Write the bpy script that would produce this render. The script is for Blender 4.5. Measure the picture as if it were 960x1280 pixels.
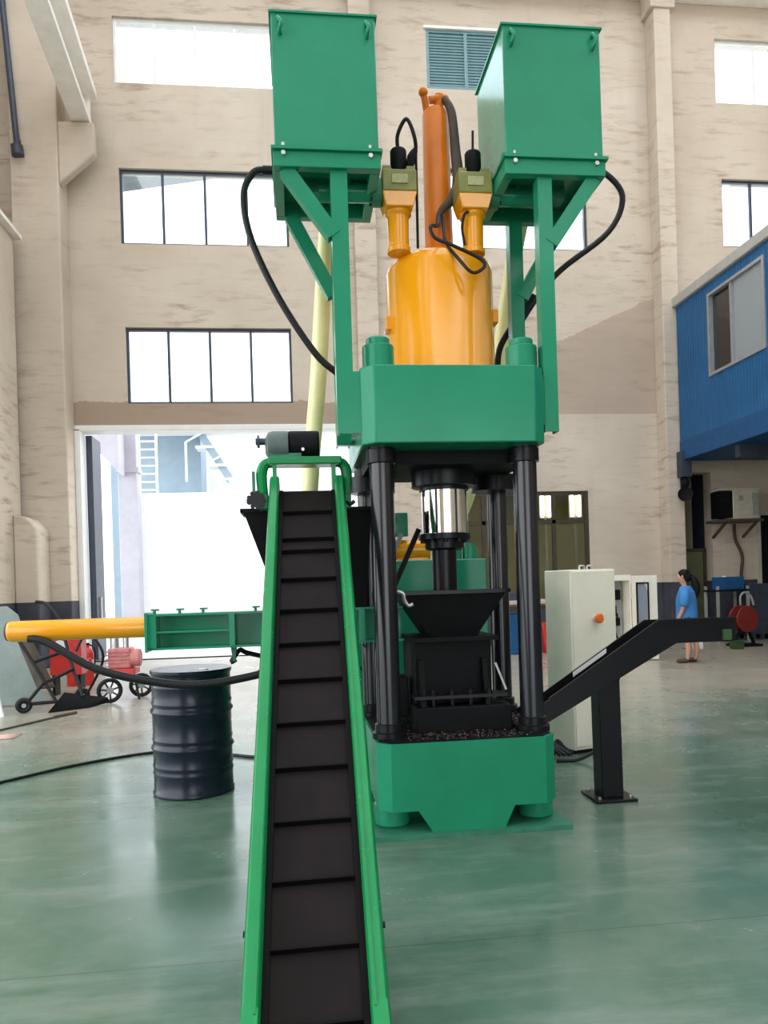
import bpy, bmesh, math, random
from mathutils import Vector, Matrix
random.seed(7)
S = bpy.context.scene
for o in list(bpy.data.objects):
    bpy.data.objects.remove(o)
R = math.radians
# ------------------------------------------------------------------ camera
cam_data = bpy.data.cameras.new('camera')
cam = bpy.data.objects.new('camera', cam_data)
S.collection.objects.link(cam)
cam_data.sensor_fit = 'VERTICAL'
cam_data.sensor_height = 36.0
cam_data.lens = 950 / 1280 * 36.0
cam_data.shift_y = 92 / 1280
cam_data.clip_start = 0.05
cam_data.clip_end = 300
cam.matrix_world = (Matrix.Translation((0, 0, 1.46)) @ Matrix.Rotation(R(-6.5), 4, 'Z')
                    @ Matrix.Rotation(R(90), 4, 'X') @ Matrix.Rotation(R(-1.75), 4, 'Z'))
S.camera = cam
# ------------------------------------------------------------------ sky and exposure
world = bpy.data.worlds.new('world')
S.world = world
world.use_nodes = True
wn = world.node_tree
bgn = wn.nodes['Background']
tcw = wn.nodes.new('ShaderNodeTexCoord')
sep = wn.nodes.new('ShaderNodeSeparateXYZ')
wn.links.new(tcw.outputs['Generated'], sep.inputs[0])
rmp = wn.nodes.new('ShaderNodeValToRGB')
rmp.color_ramp.elements[0].position = 0.0
rmp.color_ramp.elements[0].color = (0.93, 0.96, 1.0, 1)
rmp.color_ramp.elements[1].position = 0.7
rmp.color_ramp.elements[1].color = (0.88, 0.94, 1.0, 1)
wn.links.new(sep.outputs['Z'], rmp.inputs[0])
wn.links.new(rmp.outputs[0], bgn.inputs['Color'])
bgn.inputs['Strength'].default_value = 3.2
S.view_settings.view_transform = 'Standard'
S.view_settings.look = 'None'
S.view_settings.gamma = 1.0
S.view_settings.use_curve_mapping = False
S.view_settings.exposure = 0.22
try:
    S.cycles.use_denoising = True
    S.cycles.max_bounces = 9
    S.cycles.diffuse_bounces = 5
    S.cycles.glossy_bounces = 4
    S.cycles.transparent_max_bounces = 16
    S.cycles.sample_clamp_indirect = 8
except Exception:
    pass

# ------------------------------------------------------------------ materials
def rgb(r, g, b):
    f = lambda c: ((c / 255 + 0.055) / 1.055) ** 2.4 if c > 10 else c / 255 / 12.92
    return (f(r), f(g), f(b))

class N:
    """small node-tree helper"""
    def __init__(s, name):
        s.m = bpy.data.materials.new(name)
        s.m.use_nodes = True
        s.t = s.m.node_tree
        s.b = s.t.nodes['Principled BSDF']
        s.tc = s.t.nodes.new('ShaderNodeTexCoord')
    def new(s, typ, **k):
        n = s.t.nodes.new(typ)
        for a, v in k.items():
            setattr(n, a, v)
        return n
    def link(s, a, b):
        s.t.links.new(a, b)
    def noise(s, scale=5, detail=4, rough=.6, vec=None, stretch=None, coords='Object'):
        n = s.new('ShaderNodeTexNoise')
        n.inputs['Scale'].default_value = scale
        n.inputs['Detail'].default_value = detail
        n.inputs['Roughness'].default_value = rough
        src = vec or s.tc.outputs[coords]
        if stretch:
            mp = s.new('ShaderNodeMapping')
            mp.inputs['Scale'].default_value = stretch
            s.link(src, mp.inputs['Vector'])
            src = mp.outputs[0]
        s.link(src, n.inputs['Vector'])
        return n.outputs['Fac']
    def ramp(s, fac, stops):
        r = s.new('ShaderNodeValToRGB')
        els = r.color_ramp.elements
        while len(els) < len(stops):
            els.new(0.5)
        for e, (p, c) in zip(els, stops):
            e.position = p
            e.color = (*c, 1) if not isinstance(c, (int, float)) else (c, c, c, 1)
        s.link(fac, r.inputs[0])
        return r.outputs[0]
    def mix(s, fac, a, b, typ='MIX'):
        n = s.new('ShaderNodeMix', data_type='RGBA', blend_type=typ)
        for sock, v in ((n.inputs[0], fac), (n.inputs[6], a), (n.inputs[7], b)):
            if isinstance(v, (int, float)):
                sock.default_value = v
            elif isinstance(v, tuple):
                sock.default_value = (*v, 1)
            else:
                s.link(v, sock)
        return n.outputs[2]
    def math(s, op, a, b=0.0, c=0.0):
        n = s.new('ShaderNodeMath', operation=op)
        for i, v in enumerate((a, b, c)):
            if isinstance(v, (int, float)):
                n.inputs[i].default_value = v
            else:
                s.link(v, n.inputs[i])
        return n.outputs[0]
    def bump(s, h, strength=.2, dist=.01):
        b = s.new('ShaderNodeBump')
        b.inputs['Strength'].default_value = strength
        b.inputs['Distance'].default_value = dist
        s.link(h, b.inputs['Height'])
        s.link(b.outputs[0], s.b.inputs['Normal'])

M = {}
def mat(name, col, rough=.5, metal=0.0, var=.10, scale=6.0, bump=0.0, coat=0.0, spec=.5, bscale=None, stretch=None):
    n = N(name)
    f = n.noise(scale, 5, .6, stretch=stretch)
    lo = tuple(c * (1 - var) for c in col)
    hi = tuple(min(1, c * (1 + var)) for c in col)
    n.link(n.ramp(f, [(.3, lo), (.7, hi)]), n.b.inputs['Base Color'])
    rr = n.ramp(n.noise(scale * 2.3, 3), [(.3, max(0, rough - .02)), (.7, min(1, rough + .03))])
    n.link(rr, n.b.inputs['Roughness'])
    n.b.inputs['Metallic'].default_value = metal
    n.b.inputs['Specular IOR Level'].default_value = spec
    n.b.inputs['Coat Weight'].default_value = coat
    n.b.inputs['Coat Roughness'].default_value = .15
    if bump:
        n.bump(n.noise(bscale or scale * 4, 4), bump, .01)
    M[name] = n.m
    return n.m

mat('green', (.017, .240, .128), .20, var=.08, scale=3.0, spec=.25)
mat('green_gloss', (.019, .245, .138), .10, var=.06, scale=3.0, spec=.5)
mat('black_gloss', (.009, .009, .013), .22, var=.1, scale=5, spec=.6)
mat('green_satin', (.011, .225, .112), .42, var=.08, scale=3.0, spec=.2)
mat('conveyor_green', (.008, .215, .062), .25, var=.08, scale=5.0, spec=.22)
mat('foot_green', (.025, .17, .10), .55, var=.25, scale=9)
mat('yellow', (.84, .33, .005), .16, var=.05, scale=3, spec=.5, coat=.3)
mat('orange', (.62, .155, .005), .3, var=.12, scale=4, spec=.25)
mat('olive', (.20, .20, .05), .45, var=.2, scale=9)
mat('plate_olive', (.36, .36, .17), .4, var=.15, scale=40)
mat('black_steel', (.008, .008, .010), .30, var=.07, scale=5, spec=.22)
mat('black_matt', (.006, .006, .007), .55, var=.3, scale=6, spec=.12)
mat('rubber', (.010, .010, .011), .42, var=.2, scale=9, spec=.25)
mat('belt', (.011, .0075, .0075), .65, var=.25, scale=5, spec=.12)
mat('cleat', (.004, .0035, .004), .6, var=.2, scale=9, spec=.1)
mat('drum_blue', (.008, .013, .026), .24, var=.15, scale=5, spec=.4)
mat('lid_reflection', (.72, .73, .76), .22, var=.12, scale=6)  # pale colour stands for the doorway reflected in the lid
mat('chrome', (.86, .84, .80), .10, metal=1.0, var=.03, scale=5)
mat('zinc', (.62, .62, .60), .35, metal=.9, var=.15, scale=30)
mat('cream', (.86, .81, .68), .38, var=.04, scale=4)
mat('white_paint', (.80, .80, .78), .4, var=.04, scale=4)
mat('red', (.55, .03, .025), .4, var=.15, scale=8)
mat('pump_red', (.55, .19, .18), .5, var=.25, scale=12)
mat('dark_red', (.20, .018, .016), .5, var=.2)
mat('gear_grey', (.075, .105, .10), .45, var=.2, scale=8)
mat('estop', (.80, .15, .01), .35, var=.1)
mat('blue_plastic', (.012, .075, .20), .5, var=.15, scale=8, spec=.2)
mat('pink_top', (.50, .40, .38), .6, var=.1)
mat('dark_frame', (.035, .045, .075), .4, var=.15)
mat('brown_frame', (.05, .035, .022), .45, var=.15)
mat('steel_grey', (.35, .36, .37), .45, metal=.5, var=.12, scale=8)
mat('panel_grey', (.30, .31, .29), .5, var=.1)
mat('sheet_grey', (.22, .27, .25), .5, var=.12, scale=4)
mat('rust_brown', (.07, .05, .035), .7, var=.35, scale=6)
mat('louver', (.16, .28, .30), .45, var=.12)
mat('gap_dark', (.02, .035, .04), .8)
mat('concrete_beam', (.86, .82, .76), .75, var=.07, scale=3, bump=.15)
mat('outer_white', (.82, .84, .86), .6, var=.04)
mat('outer_blue', (.24, .32, .38), .5, var=.08, scale=2)
mat('outer_grey', (.42, .41, .47), .7, var=.08, scale=2)
mat('outer_ground', (.60, .60, .58), .8, var=.08, scale=.5)
mat('hose_yellow', (.80, .77, .38), .35, var=.06, scale=6, coat=.2)
mat('skin', (.50, .27, .18), .55, var=.06, scale=20)
mat('shirt', (.04, .20, .48), .8, var=.15, scale=18, bump=.2)
mat('shorts', (.03, .025, .03), .8)
mat('hair', (.006, .005, .005), .55, var=.3, scale=40, spec=.15)
mat('shoe', (.05, .028, .018), .6)
mat('bag_white', (.75, .76, .78), .5, var=.06, scale=20)
mat('ac_white', (.50, .47, .38), .5, var=.12, scale=6)
mat('room_olive', (.74, .69, .46), .8, var=.1, scale=1)
mat('door_olive', (.11, .12, .055), .6, var=.15, scale=3)
mat('cabin_inside', (.10, .11, .11), .8)
mat('roof_dark', (.13, .15, .165), .6, var=.1)
mat('grey_eave', (.40, .38, .35), .6, var=.1)
mat('mezz_dark', (.030, .040, .062), .6, var=.2)
mat('chips', (.13, .085, .08), .45, metal=.5, var=.5, scale=60)
mat('cable_grey', (.25, .26, .24), .5)
mat('ceiling_grey', (.60, .61, .62), .8, var=.05)
mat('rag', (.55, .35, .28), .8)
mat('box_green', (.03, .075, .025), .6)

def glow_mat(name, col, strength):
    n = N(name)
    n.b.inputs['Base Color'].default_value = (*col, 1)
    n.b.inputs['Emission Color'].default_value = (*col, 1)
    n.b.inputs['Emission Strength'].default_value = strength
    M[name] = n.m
glow_mat('reflection_glow', (1, .95, .82), 7)  # glow of the added tubes that imitate window reflections

def glass_mat(name, tint, refl=.08, rough=.02, body=0.0, bodycol=(.5, .5, .5)):
    m = bpy.data.materials.new(name)
    m.use_nodes = True
    t = m.node_tree
    t.nodes.clear()
    out = t.nodes.new('ShaderNodeOutputMaterial')
    tr = t.nodes.new('ShaderNodeBsdfTransparent')
    tr.inputs[0].default_value = (*tint, 1)
    gl = t.nodes.new('ShaderNodeBsdfGlossy')
    gl.inputs['Roughness'].default_value = rough
    lw = t.nodes.new('ShaderNodeLayerWeight')
    lw.inputs[0].default_value = .5
    pw = t.nodes.new('ShaderNodeMath')
    pw.operation = 'POWER'
    pw.inputs[1].default_value = 4.0
    t.links.new(lw.outputs['Facing'], pw.inputs[0])
    mx = t.nodes.new('ShaderNodeMixShader')
    mul = t.nodes.new('ShaderNodeMath')
    mul.operation = 'MAXIMUM'
    mul.inputs[1].default_value = refl
    t.links.new(pw.outputs[0], mul.inputs[0])
    t.links.new(mul.outputs[0], mx.inputs[0])
    src = tr
    if body:
        df = t.nodes.new('ShaderNodeBsdfDiffuse')
        df.inputs[0].default_value = (*bodycol, 1)
        m2 = t.nodes.new('ShaderNodeMixShader')
        m2.inputs[0].default_value = body
        t.links.new(tr.outputs[0], m2.inputs[1])
        t.links.new(df.outputs[0], m2.inputs[2])
        src = m2
    t.links.new(src.outputs[0], mx.inputs[1])
    t.links.new(gl.outputs[0], mx.inputs[2])
    t.links.new(mx.outputs[0], out.inputs[0])
    M[name] = m
glass_mat('glass', (.90, .95, .96))
glass_mat('glass_dim', (.82, .84, .78), .05)
glass_mat('glass_frost', (.75, .80, .84), .1, .2, .35, (.62, .68, .72))
glass_mat('glass_smoke', (.45, .50, .50), .14)

# --- wall plaster (object coordinates are world coordinates here)
def wall_material(name, bands=True):
    n = N(name)
    sp = n.new('ShaderNodeSeparateXYZ')
    n.link(n.tc.outputs['Object'], sp.inputs[0])
    X, Y, Z = sp.outputs
    big = n.noise(.35, 4, .6)
    base = n.ramp(big, [(.3, (.51, .425, .335)), (.7, (.64, .555, .455))])
    # smeared trowel marks, long in the horizontal
    st = n.noise(1.0, 6, .62, stretch=(1.4, 1.4, 7.0))
    stm = n.ramp(st, [(.51, 0.0), (.66, 1.0)])
    patch = n.ramp(n.noise(.5, 3, .6, stretch=(1, 1, .6)), [(.42, .15), (.62, 1.0)])
    k = n.math('MULTIPLY', stm, patch)
    k = n.math('MULTIPLY', k, .75)
    col = n.mix(k, base, (.33, .245, .18))
    # rain runs, long in the vertical
    rn = n.ramp(n.noise(1.0, 4, .6, stretch=(2.0, 2.0, .12)), [(.58, 0.0), (.75, .35)])
    col = n.mix(rn, col, (.40, .33, .30))
    if bands:
        wob = n.math('MULTIPLY', n.math('SUBTRACT', n.noise(3.0, 3), .5), .25)
        zz = n.math('ADD', Z, wob)
        left = n.math('LESS_THAN', X, 1.75)
        lb = n.math('MULTIPLY', left, n.math('LESS_THAN', zz, 5.62))
        lb = n.math('MULTIPLY', lb, n.math('GREATER_THAN', X, -4.7))
        lim = n.math('ADD', n.math('MULTIPLY', n.math('SUBTRACT', X, 6.2), .44), 7.0)
        rb = n.math('MULTIPLY', n.math('LESS_THAN', zz, lim), n.math('GREATER_THAN', Z, 5.3))
        rb = n.math('MULTIPLY', rb, n.math('GREATER_THAN', X, 1.75))
        rb = n.math('MULTIPLY', rb, n.math('LESS_THAN', X, 8.7))
        bb = n.math('MAXIMUM', n.math('MULTIPLY', lb, .8), n.math('MULTIPLY', rb, .55))
        col = n.mix(bb, col, (.33, .235, .175))
    # painted dark skirting band
    wz = n.math('LESS_THAN', Z, 1.34)
    col = n.mix(wz, col, n.ramp(n.noise(2.0, 4), [(.3, (.040, .043, .058)), (.7, (.075, .078, .095))]))
    n.link(col, n.b.inputs['Base Color'])
    n.b.inputs['Roughness'].default_value = .82
    n.b.inputs['Specular IOR Level'].default_value = .25
    n.bump(st, .25, .02)
    M[name] = n.m
wall_material('wall')
wall_material('column', bands=False)

def floor_material():
    n = N('floor')
    sp = n.new('ShaderNodeSeparateXYZ')
    n.link(n.tc.outputs['Object'], sp.inputs[0])
    X, Y, Z = sp.outputs
    f = n.noise(.8, 6, .65)
    green = n.ramp(f, [(.3, (.052, .115, .076)), (.5, (.085, .155, .108)), (.70, (.145, .205, .155))])
    dust = n.ramp(n.noise(1.4, 6, .65), [(.3, (.29, .245, .19)), (.7, (.43, .375, .30))])
    # trodden dust: grows with the distance from the machine bay
    g = n.math('ADD', n.math('MULTIPLY', n.math('SUBTRACT', Y, 5.2), .16),
               n.math('MULTIPLY', n.math('SUBTRACT', n.noise(.45, 5, .65), .5), 1.1))
    g = n.ramp(g, [(.15, 0.0), (.75, .92)])
    col = n.mix(g, green, dust)
    # pale scuffs
    sc = n.ramp(n.noise(1.0, 7, .7, stretch=(.6, 2.4, 1)), [(.50, 0.0), (.72, .50)])
    col = n.mix(sc, col, (.27, .31, .275))
    # sawn expansion joints across and along the slab
    jy = n.math('ABSOLUTE', n.math('SUBTRACT', n.math('MODULO', n.math('ADD', Y, 28.0 - 3.05 + 2.8), 5.6), 2.8))
    jt = n.math('LESS_THAN', jy, .004)
    col = n.mix(n.math('MULTIPLY', jt, .6), col, (.06, .075, .065))
    n.link(col, n.b.inputs['Base Color'])
    ro = n.ramp(n.noise(1.6, 6, .65), [(.3, .13), (.7, .30)])
    n.link(n.math('ADD', ro, n.math('MULTIPLY', g, .12)), n.b.inputs['Roughness'])
    n.b.inputs['Specular IOR Level'].default_value = .5
    n.b.inputs['Coat Weight'].default_value = .1
    n.b.inputs['Coat Roughness'].default_value = .12
    n.bump(n.noise(7, 4), .03, .02)
    M['floor'] = n.m
floor_material()

def cladding_material():
    n = N('cladding')
    w = n.new('ShaderNodeTexWave', wave_type='BANDS', bands_direction='Y')
    w.inputs['Scale'].default_value = 3.2
    n.link(n.tc.outputs['Object'], w.inputs['Vector'])
    f = n.noise(1.5, 4)
    n.link(n.ramp(f, [(.3, (.006, .085, .22)), (.7, (.009, .110, .28))]), n.b.inputs['Base Color'])
    n.b.inputs['Roughness'].default_value = .38
    n.b.inputs['Specular IOR Level'].default_value = .25
    n.bump(w.outputs[0], .5, .02)
    M['cladding'] = n.m
cladding_material()

# ------------------------------------------------------------------ geometry helpers
class B:
    """collects geometry in world coordinates, builds it as ONE mesh object"""
    def __init__(s):
        s.bm = bmesh.new()
    def _add(s, verts, faces):
        vs = [s.bm.verts.new(v) for v in verts]
        for f in faces:
            try:
                s.bm.faces.new([vs[i] for i in f])
            except ValueError:
                pass
        return vs
    def box(s, x0, x1, y0, y1, z0, z1):
        v = [(x, y, z) for z in (z0, z1) for y in (y0, y1) for x in (x0, x1)]
        s._add(v, [(0, 2, 3, 1), (4, 5, 7, 6), (0, 1, 5, 4), (2, 6, 7, 3), (0, 4, 6, 2), (1, 3, 7, 5)])
        return s
    def hexa(s, bottom, top):
        n = len(bottom)
        s._add(list(bottom) + list(top),
               [tuple(range(n))[::-1], tuple(range(n, 2 * n))] +
               [(i, (i + 1) % n, n + (i + 1) % n, n + i) for i in range(n)])
        return s
    def prism(s, pts, axis, a, b):
        """closed 2D outline swept along an axis ('X': pts are (y,z), 'Y': (x,z), 'Z': (x,y))"""
        f = {'X': lambda p, t: (t, p[0], p[1]), 'Y': lambda p, t: (p[0], t, p[1]), 'Z': lambda p, t: (p[0], p[1], t)}[axis]
        return s.hexa([f(p, a) for p in pts], [f(p, b) for p in pts])
    def cyl(s, p0, p1, r0, r1=None, n=24, caps=True):
        p0, p1 = Vector(p0), Vector(p1)
        r1 = r0 if r1 is None else r1
        d = (p1 - p0).normalized()
        u = d.orthogonal().normalized()
        w = d.cross(u)
        ring = lambda p, r: [p + (u * math.cos(2 * math.pi * i / n) + w * math.sin(2 * math.pi * i / n)) * r for i in range(n)]
        fs = [(i, (i + 1) % n, n + (i + 1) % n, n + i) for i in range(n)]
        if caps:
            fs += [tuple(range(n))[::-1], tuple(range(n, 2 * n))]
        s._add(ring(p0, r0) + ring(p1, r1), fs)
        return s
    def lathe(s, c, prof, n=32, axis=(0, 0, 1)):
        """profile of (radius, height along axis) about the point c"""
        c, d = Vector(c), Vector(axis).normalized()
        u = d.orthogonal().normalized()
        w = d.cross(u)
        vs = []
        for r, h in prof:
            for i in range(n):
                a = 2 * math.pi * i / n
                vs.append(c + d * h + (u * math.cos(a) + w * math.sin(a)) * max(r, 1e-4))
        fs = []
        for k in range(len(prof) - 1):
            for i in range(n):
                fs.append((k * n + i, k * n + (i + 1) % n, (k + 1) * n + (i + 1) % n, (k + 1) * n + i))
        fs.append(tuple(range(n))[::-1])
        fs.append(tuple(range((len(prof) - 1) * n, len(prof) * n)))
        s._add(vs, fs)
        return s
    def tube(s, pts, r, n=10, sub=6, closed=False):
        pts = [Vector(p) for p in pts]
        path = []
        m = len(pts)
        if sub > 1 and m > 2:
            segs = m if closed else m - 1
            for i in range(segs):
                if closed:
                    a, b, c, d = (pts[(i + k) % m] for k in (-1, 0, 1, 2))
                else:
                    a, b, c, d = pts[max(i - 1, 0)], pts[i], pts[i + 1], pts[min(i + 2, m - 1)]
                for k in range(sub):
                    t = k / sub
                    path.append(.5 * ((2 * b) + (c - a) * t + (2 * a - 5 * b + 4 * c - d) * t * t + (3 * b - a - 3 * c + d) * t ** 3))
            if not closed:
                path.append(pts[-1])
        else:
            path = pts
        L = len(path)
        rads = r if isinstance(r, (list, tuple)) else None
        u = None
        vs = []
        for i, p in enumerate(path):
            if closed:
                d = (path[(i + 1) % L] - path[i - 1]).normalized()
            else:
                d = (path[min(i + 1, L - 1)] - path[max(i - 1, 0)]).normalized()
            u = d.orthogonal().normalized() if u is None else (u - d * u.dot(d)).normalized()
            w = d.cross(u)
            if rads:
                q = i / (L - 1) * (len(rads) - 1)
                k = min(int(q), len(rads) - 2)
                rr = rads[k] * (1 - (q - k)) + rads[k + 1] * (q - k)
            else:
                rr = r
            vs += [p + (u * math.cos(2 * math.pi * j / n) + w * math.sin(2 * math.pi * j / n)) * rr for j in range(n)]
        fs = []
        for i in range(L if closed else L - 1):
            k = (i + 1) % L
            for j in range(n):
                fs.append((i * n + j, i * n + (j + 1) % n, k * n + (j + 1) % n, k * n + j))
        if not closed:
            fs += [tuple(range(n))[::-1], tuple(range((L - 1) * n, L * n))]
        s._add(vs, fs)
        return s
    def ball(s, c, rx, ry=None, rz=None, n=14):
        ry = rx if ry is None else ry
        rz = rx if rz is None else rz
        m = bmesh.ops.create_uvsphere(s.bm, u_segments=n, v_segments=max(6, n // 2), radius=1)
        for v in m['verts']:
            v.co = Vector((c[0] + v.co.x * rx, c[1] + v.co.y * ry, c[2] + v.co.z * rz))
        return s
    def beam(s, p0, p1, w, h, up=(0, 0, 1)):
        """rectangular bar between two points, w across, h along 'up'"""
        p0, p1 = Vector(p0), Vector(p1)
        d = (p1 - p0).normalized()
        a = d.cross(Vector(up)).normalized() * w / 2
        b = a.cross(d).normalized() * h / 2
        s.hexa([p0 - a - b, p0 + a - b, p0 + a + b, p0 - a + b], [p1 - a - b, p1 + a - b, p1 + a + b, p1 - a + b])
        return s
    def transform(s, mtx):
        bmesh.ops.transform(s.bm, matrix=mtx, verts=s.bm.verts)
        return s
    def build(s, name, material, parent=None, bevel=0.0, label=None, kind=None, angle=35, sub=0):
        bm = s.bm
        bmesh.ops.recalc_face_normals(bm, faces=bm.faces)
        off = root_location(parent)
        if off.length:
            bmesh.ops.translate(bm, vec=-off, verts=bm.verts)
        me = bpy.data.meshes.new(name)
        bm.to_mesh(me)
        bm.free()
        for m in (material if isinstance(material, (list, tuple)) else [material]):
            me.materials.append(M[m])
        me.shade_smooth()
        me.set_sharp_from_angle(angle=R(angle))
        o = bpy.data.objects.new(name, me)
        S.collection.objects.link(o)
        if parent:
            o.parent = parent
        if bevel:
            b = o.modifiers.new('bevel', 'BEVEL')
            b.width = bevel
            b.segments = 2
            b.limit_method = 'ANGLE'
            b.angle_limit = R(40)
        if sub:
            q = o.modifiers.new('subdivision', 'SUBSURF')
            q.levels = q.render_levels = sub
        if label:
            o['label'] = label
        if kind:
            o['kind'] = kind
        return o

def root_location(o):
    while o is not None and o.parent is not None:
        o = o.parent
    return o.location.copy() if o is not None and o.type == 'EMPTY' else (o.location.copy() if o is not None else Vector())

def thing(name, label, cat, loc=(0, 0, 0), group=None):
    o = bpy.data.objects.new(name, None)
    o.empty_display_size = .1
    o.location = loc
    S.collection.objects.link(o)
    tag(o, label, cat, group)
    return o

def tag(o, label, cat, group=None):
    o['label'] = label
    o['category'] = cat
    if group:
        o['group'] = group
    return o

def structure(o):
    o['kind'] = 'structure'
    return o

def dup_part(o, delta, name=None):
    c = o.copy()
    S.collection.objects.link(c)
    c.location = o.location + Vector(delta)
    return c

# ================================================================== SETTING
D = 17.0          # back wall plane
structure(B().box(-16, 16, -9, D + .3, -.3, 0).build('floor', 'floor'))

def wall_panel(b, u0, u1, z0, z1, t0, t1, holes, axis):
    us = sorted({u0, u1, *[h[0] for h in holes], *[h[1] for h in holes]})
    zs = sorted({z0, z1, *[h[2] for h in holes], *[h[3] for h in holes]})
    us = [u for u in us if u0 <= u <= u1]
    zs = [z for z in zs if z0 <= z <= z1]
    P = (lambda u, t, z: (u, t, z)) if axis == 'X' else (lambda u, t, z: (t, u, z))
    inside = lambda u, z: any(h[0] < u < h[1] and h[2] < z < h[3] for h in holes)
    for i in range(len(us) - 1):
        for k in range(len(zs) - 1):
            a, c, e, g = us[i], us[i + 1], zs[k], zs[k + 1]
            if inside((a + c) / 2, (e + g) / 2):
                continue
            for t in (t0, t1):
                b._add([P(a, t, e), P(c, t, e), P(c, t, g), P(a, t, g)], [(0, 1, 2, 3)])
    for (a, c, e, g) in list(holes) + [(u0, u1, z0, z1)]:
        q = [(a, e), (c, e), (c, g), (a, g)]
        for j in range(4):
            (ua, za), (ub, zb) = q[j], q[(j + 1) % 4]
            b._add([P(ua, t0, za), P(ub, t0, zb), P(ub, t1, zb), P(ua, t1, za)], [(0, 1, 2, 3)])
    bmesh.ops.remove_doubles(b.bm, verts=b.bm.verts, dist=1e-4)
    return b

W1 = (-3.63, -.15, 12.55, 14.0)
W2 = (-3.58, .05, 9.05, 10.70)
W3 = (-3.54, .03, 5.58, 7.24)
WV = (3.27, 5.10, 12.72, 14.06)
W4 = (3.30, 6.96, 9.10, 10.93)
W5 = (10.22, 13.3, 12.68, 14.21)
W6 = (10.30, 13.4, 9.26, 10.88)
W7 = (3.45, 6.78, .80, 3.52)
DOOR = (-4.60, 2.05, 0, 5.02)
W8 = (10.92, 13.0, 1.10, 2.90)
D2 = (8.95, 9.80, 0, 3.90)
structure(wall_panel(B(), -9, 14.5, 0, 16.2, D, D + .35, [W1, W2, W3, WV, W4, W5, W6, W7, DOOR, D2], 'X').build('wall_back', 'wall'))
# side walls with their own window rows (outside the frame)
lw = [(y, y + 3.2, 9.2, 11.0) for y in (-6, -1, 4, 9)] + [(y, y + 3.2, 12.6, 14.2) for y in (-6, -1, 4, 9)]
structure(wall_panel(B(), -6.5, 13.95, 0, 16.2, -9.3, -9, [(-2, 6, 0, 5.2), (-5, 0, 9, 11), (3, 8, 9, 11)], 'X').build('wall_front', 'column'))  # unseen wall behind the camera, added to cut frontal light
structure(wall_panel(B(), -9, D, 0, 16.2, -6.15, -6.5, lw + [(-6, 10.0, 0, 7.2)], 'Y').build('wall_left', 'column'))  # unseen gate opening, added and enlarged to brighten left-facing sides
structure(B().box(-6.15, -5.5, 11.0, 16.12, 0, 8.72).build('wall_left_lower', 'column', bevel=.03))
structure(B().box(-6.15, -5.36, 10.9, 16.2, 8.72, 8.80).build('trim_1', 'concrete_beam'))
structure(wall_panel(B(), -9, D, 0, 16.2, 13.6, 13.95, [(y, y + 3.2, 9.2, 11.0) for y in (-6, -1, 4, 9)] + [(y, y + 3.2, 12.6, 14.2) for y in (-6, -1, 4, 9)], 'Y').build('wall_right', 'wall'))
# roof: solid strips with skylight openings between them, and the beam along the back wall
sky = [(y, y + 2.6, -5.6, 13.0) for y in (-7.6, -3.6, .4, 4.4, 8.4, 12.4)]
rb = B()
ys = [-9] + [v for h in sky for v in (h[0], h[1])] + [D + .35]
for i in range(0, len(ys), 2):
    rb.box(-6.5, 13.95, ys[i], ys[i + 1], 16.0, 16.2)
structure(rb.build('ceiling', 'ceiling_grey'))
structure(B().box(-6.15, 13.6, 16.35, D, 14.98, 16.0).build('trim_2', 'concrete_beam', bevel=.03))

# corner column and pilasters, standing proud of the back wall
structure(B().box(-5.62, -4.66, 16.38, D, 0, 15.0).build('trim_3', 'column', bevel=.03))
structure(B().prism([(-4.66, 11.31), (-3.93, 11.31), (-3.93, 10.66), (-4.66, 10.0)], 'Y', 16.40, 16.62).build('trim_4', 'column', bevel=.03))
structure(B().box(1.49, 1.98, 16.75, D, 5.05, 15.0).build('trim_5', 'column', bevel=.02))
structure(B().box(8.50, 8.90, 16.55, D, 0, 15.0).build('trim_6', 'column', bevel=.02))
structure(B().box(8.40, 9.0, 16.5, D, 14.5, 14.98).build('trim_7', 'column', bevel=.02))
# crane runway beam on the corbel
b = B()
def skew(x0, x1, y0, y1, z0, z1, k=.058):
    f = lambda x, y: (x + (16.75 - y) * k, y)
    q = [f(x0, y0), f(x1, y0), f(x1, y1), f(x0, y1)]
    b.hexa([(*p, z0) for p in q], [(*p, z1) for p in q])
skew(-4.42, -4.03, 3.0, 16.75, 11.33, 11.46)
skew(-4.28, -4.20, 3.0, 16.75, 11.46, 12.0)
skew(-4.46, -3.93, 3.0, 16.75, 11.98, 12.16)
skew(-4.20, -4.06, 16.60, 16.75, 11.46, 12.0)
structure(b.build('trim_8', 'concrete_beam', bevel=.015))
# drain pipe on the corner column
cp = B().cyl((-5.66, 16.3, 13.9), (-5.42, 16.3, 10.55), .06).cyl((-5.44, 16.3, 10.70), (-5.42, 16.3, 10.50), .12)
cp.box(-5.47, -5.38, 16.25, 16.42, 10.75, 10.85)
tag(cp.build('drain_pipe', 'dark_frame'), 'dark blue pipe slanting down the corner column at the upper left', 'pipe')
# stub wall at the left
structure(B().prism([(-5.5, 0), (-5.05, 0), (-5.05, 2.80), (-5.25, 3.02), (-5.5, 3.08)], 'Y', 15.6, 16.36).build('trim_9', 'column', bevel=.04))

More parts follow.
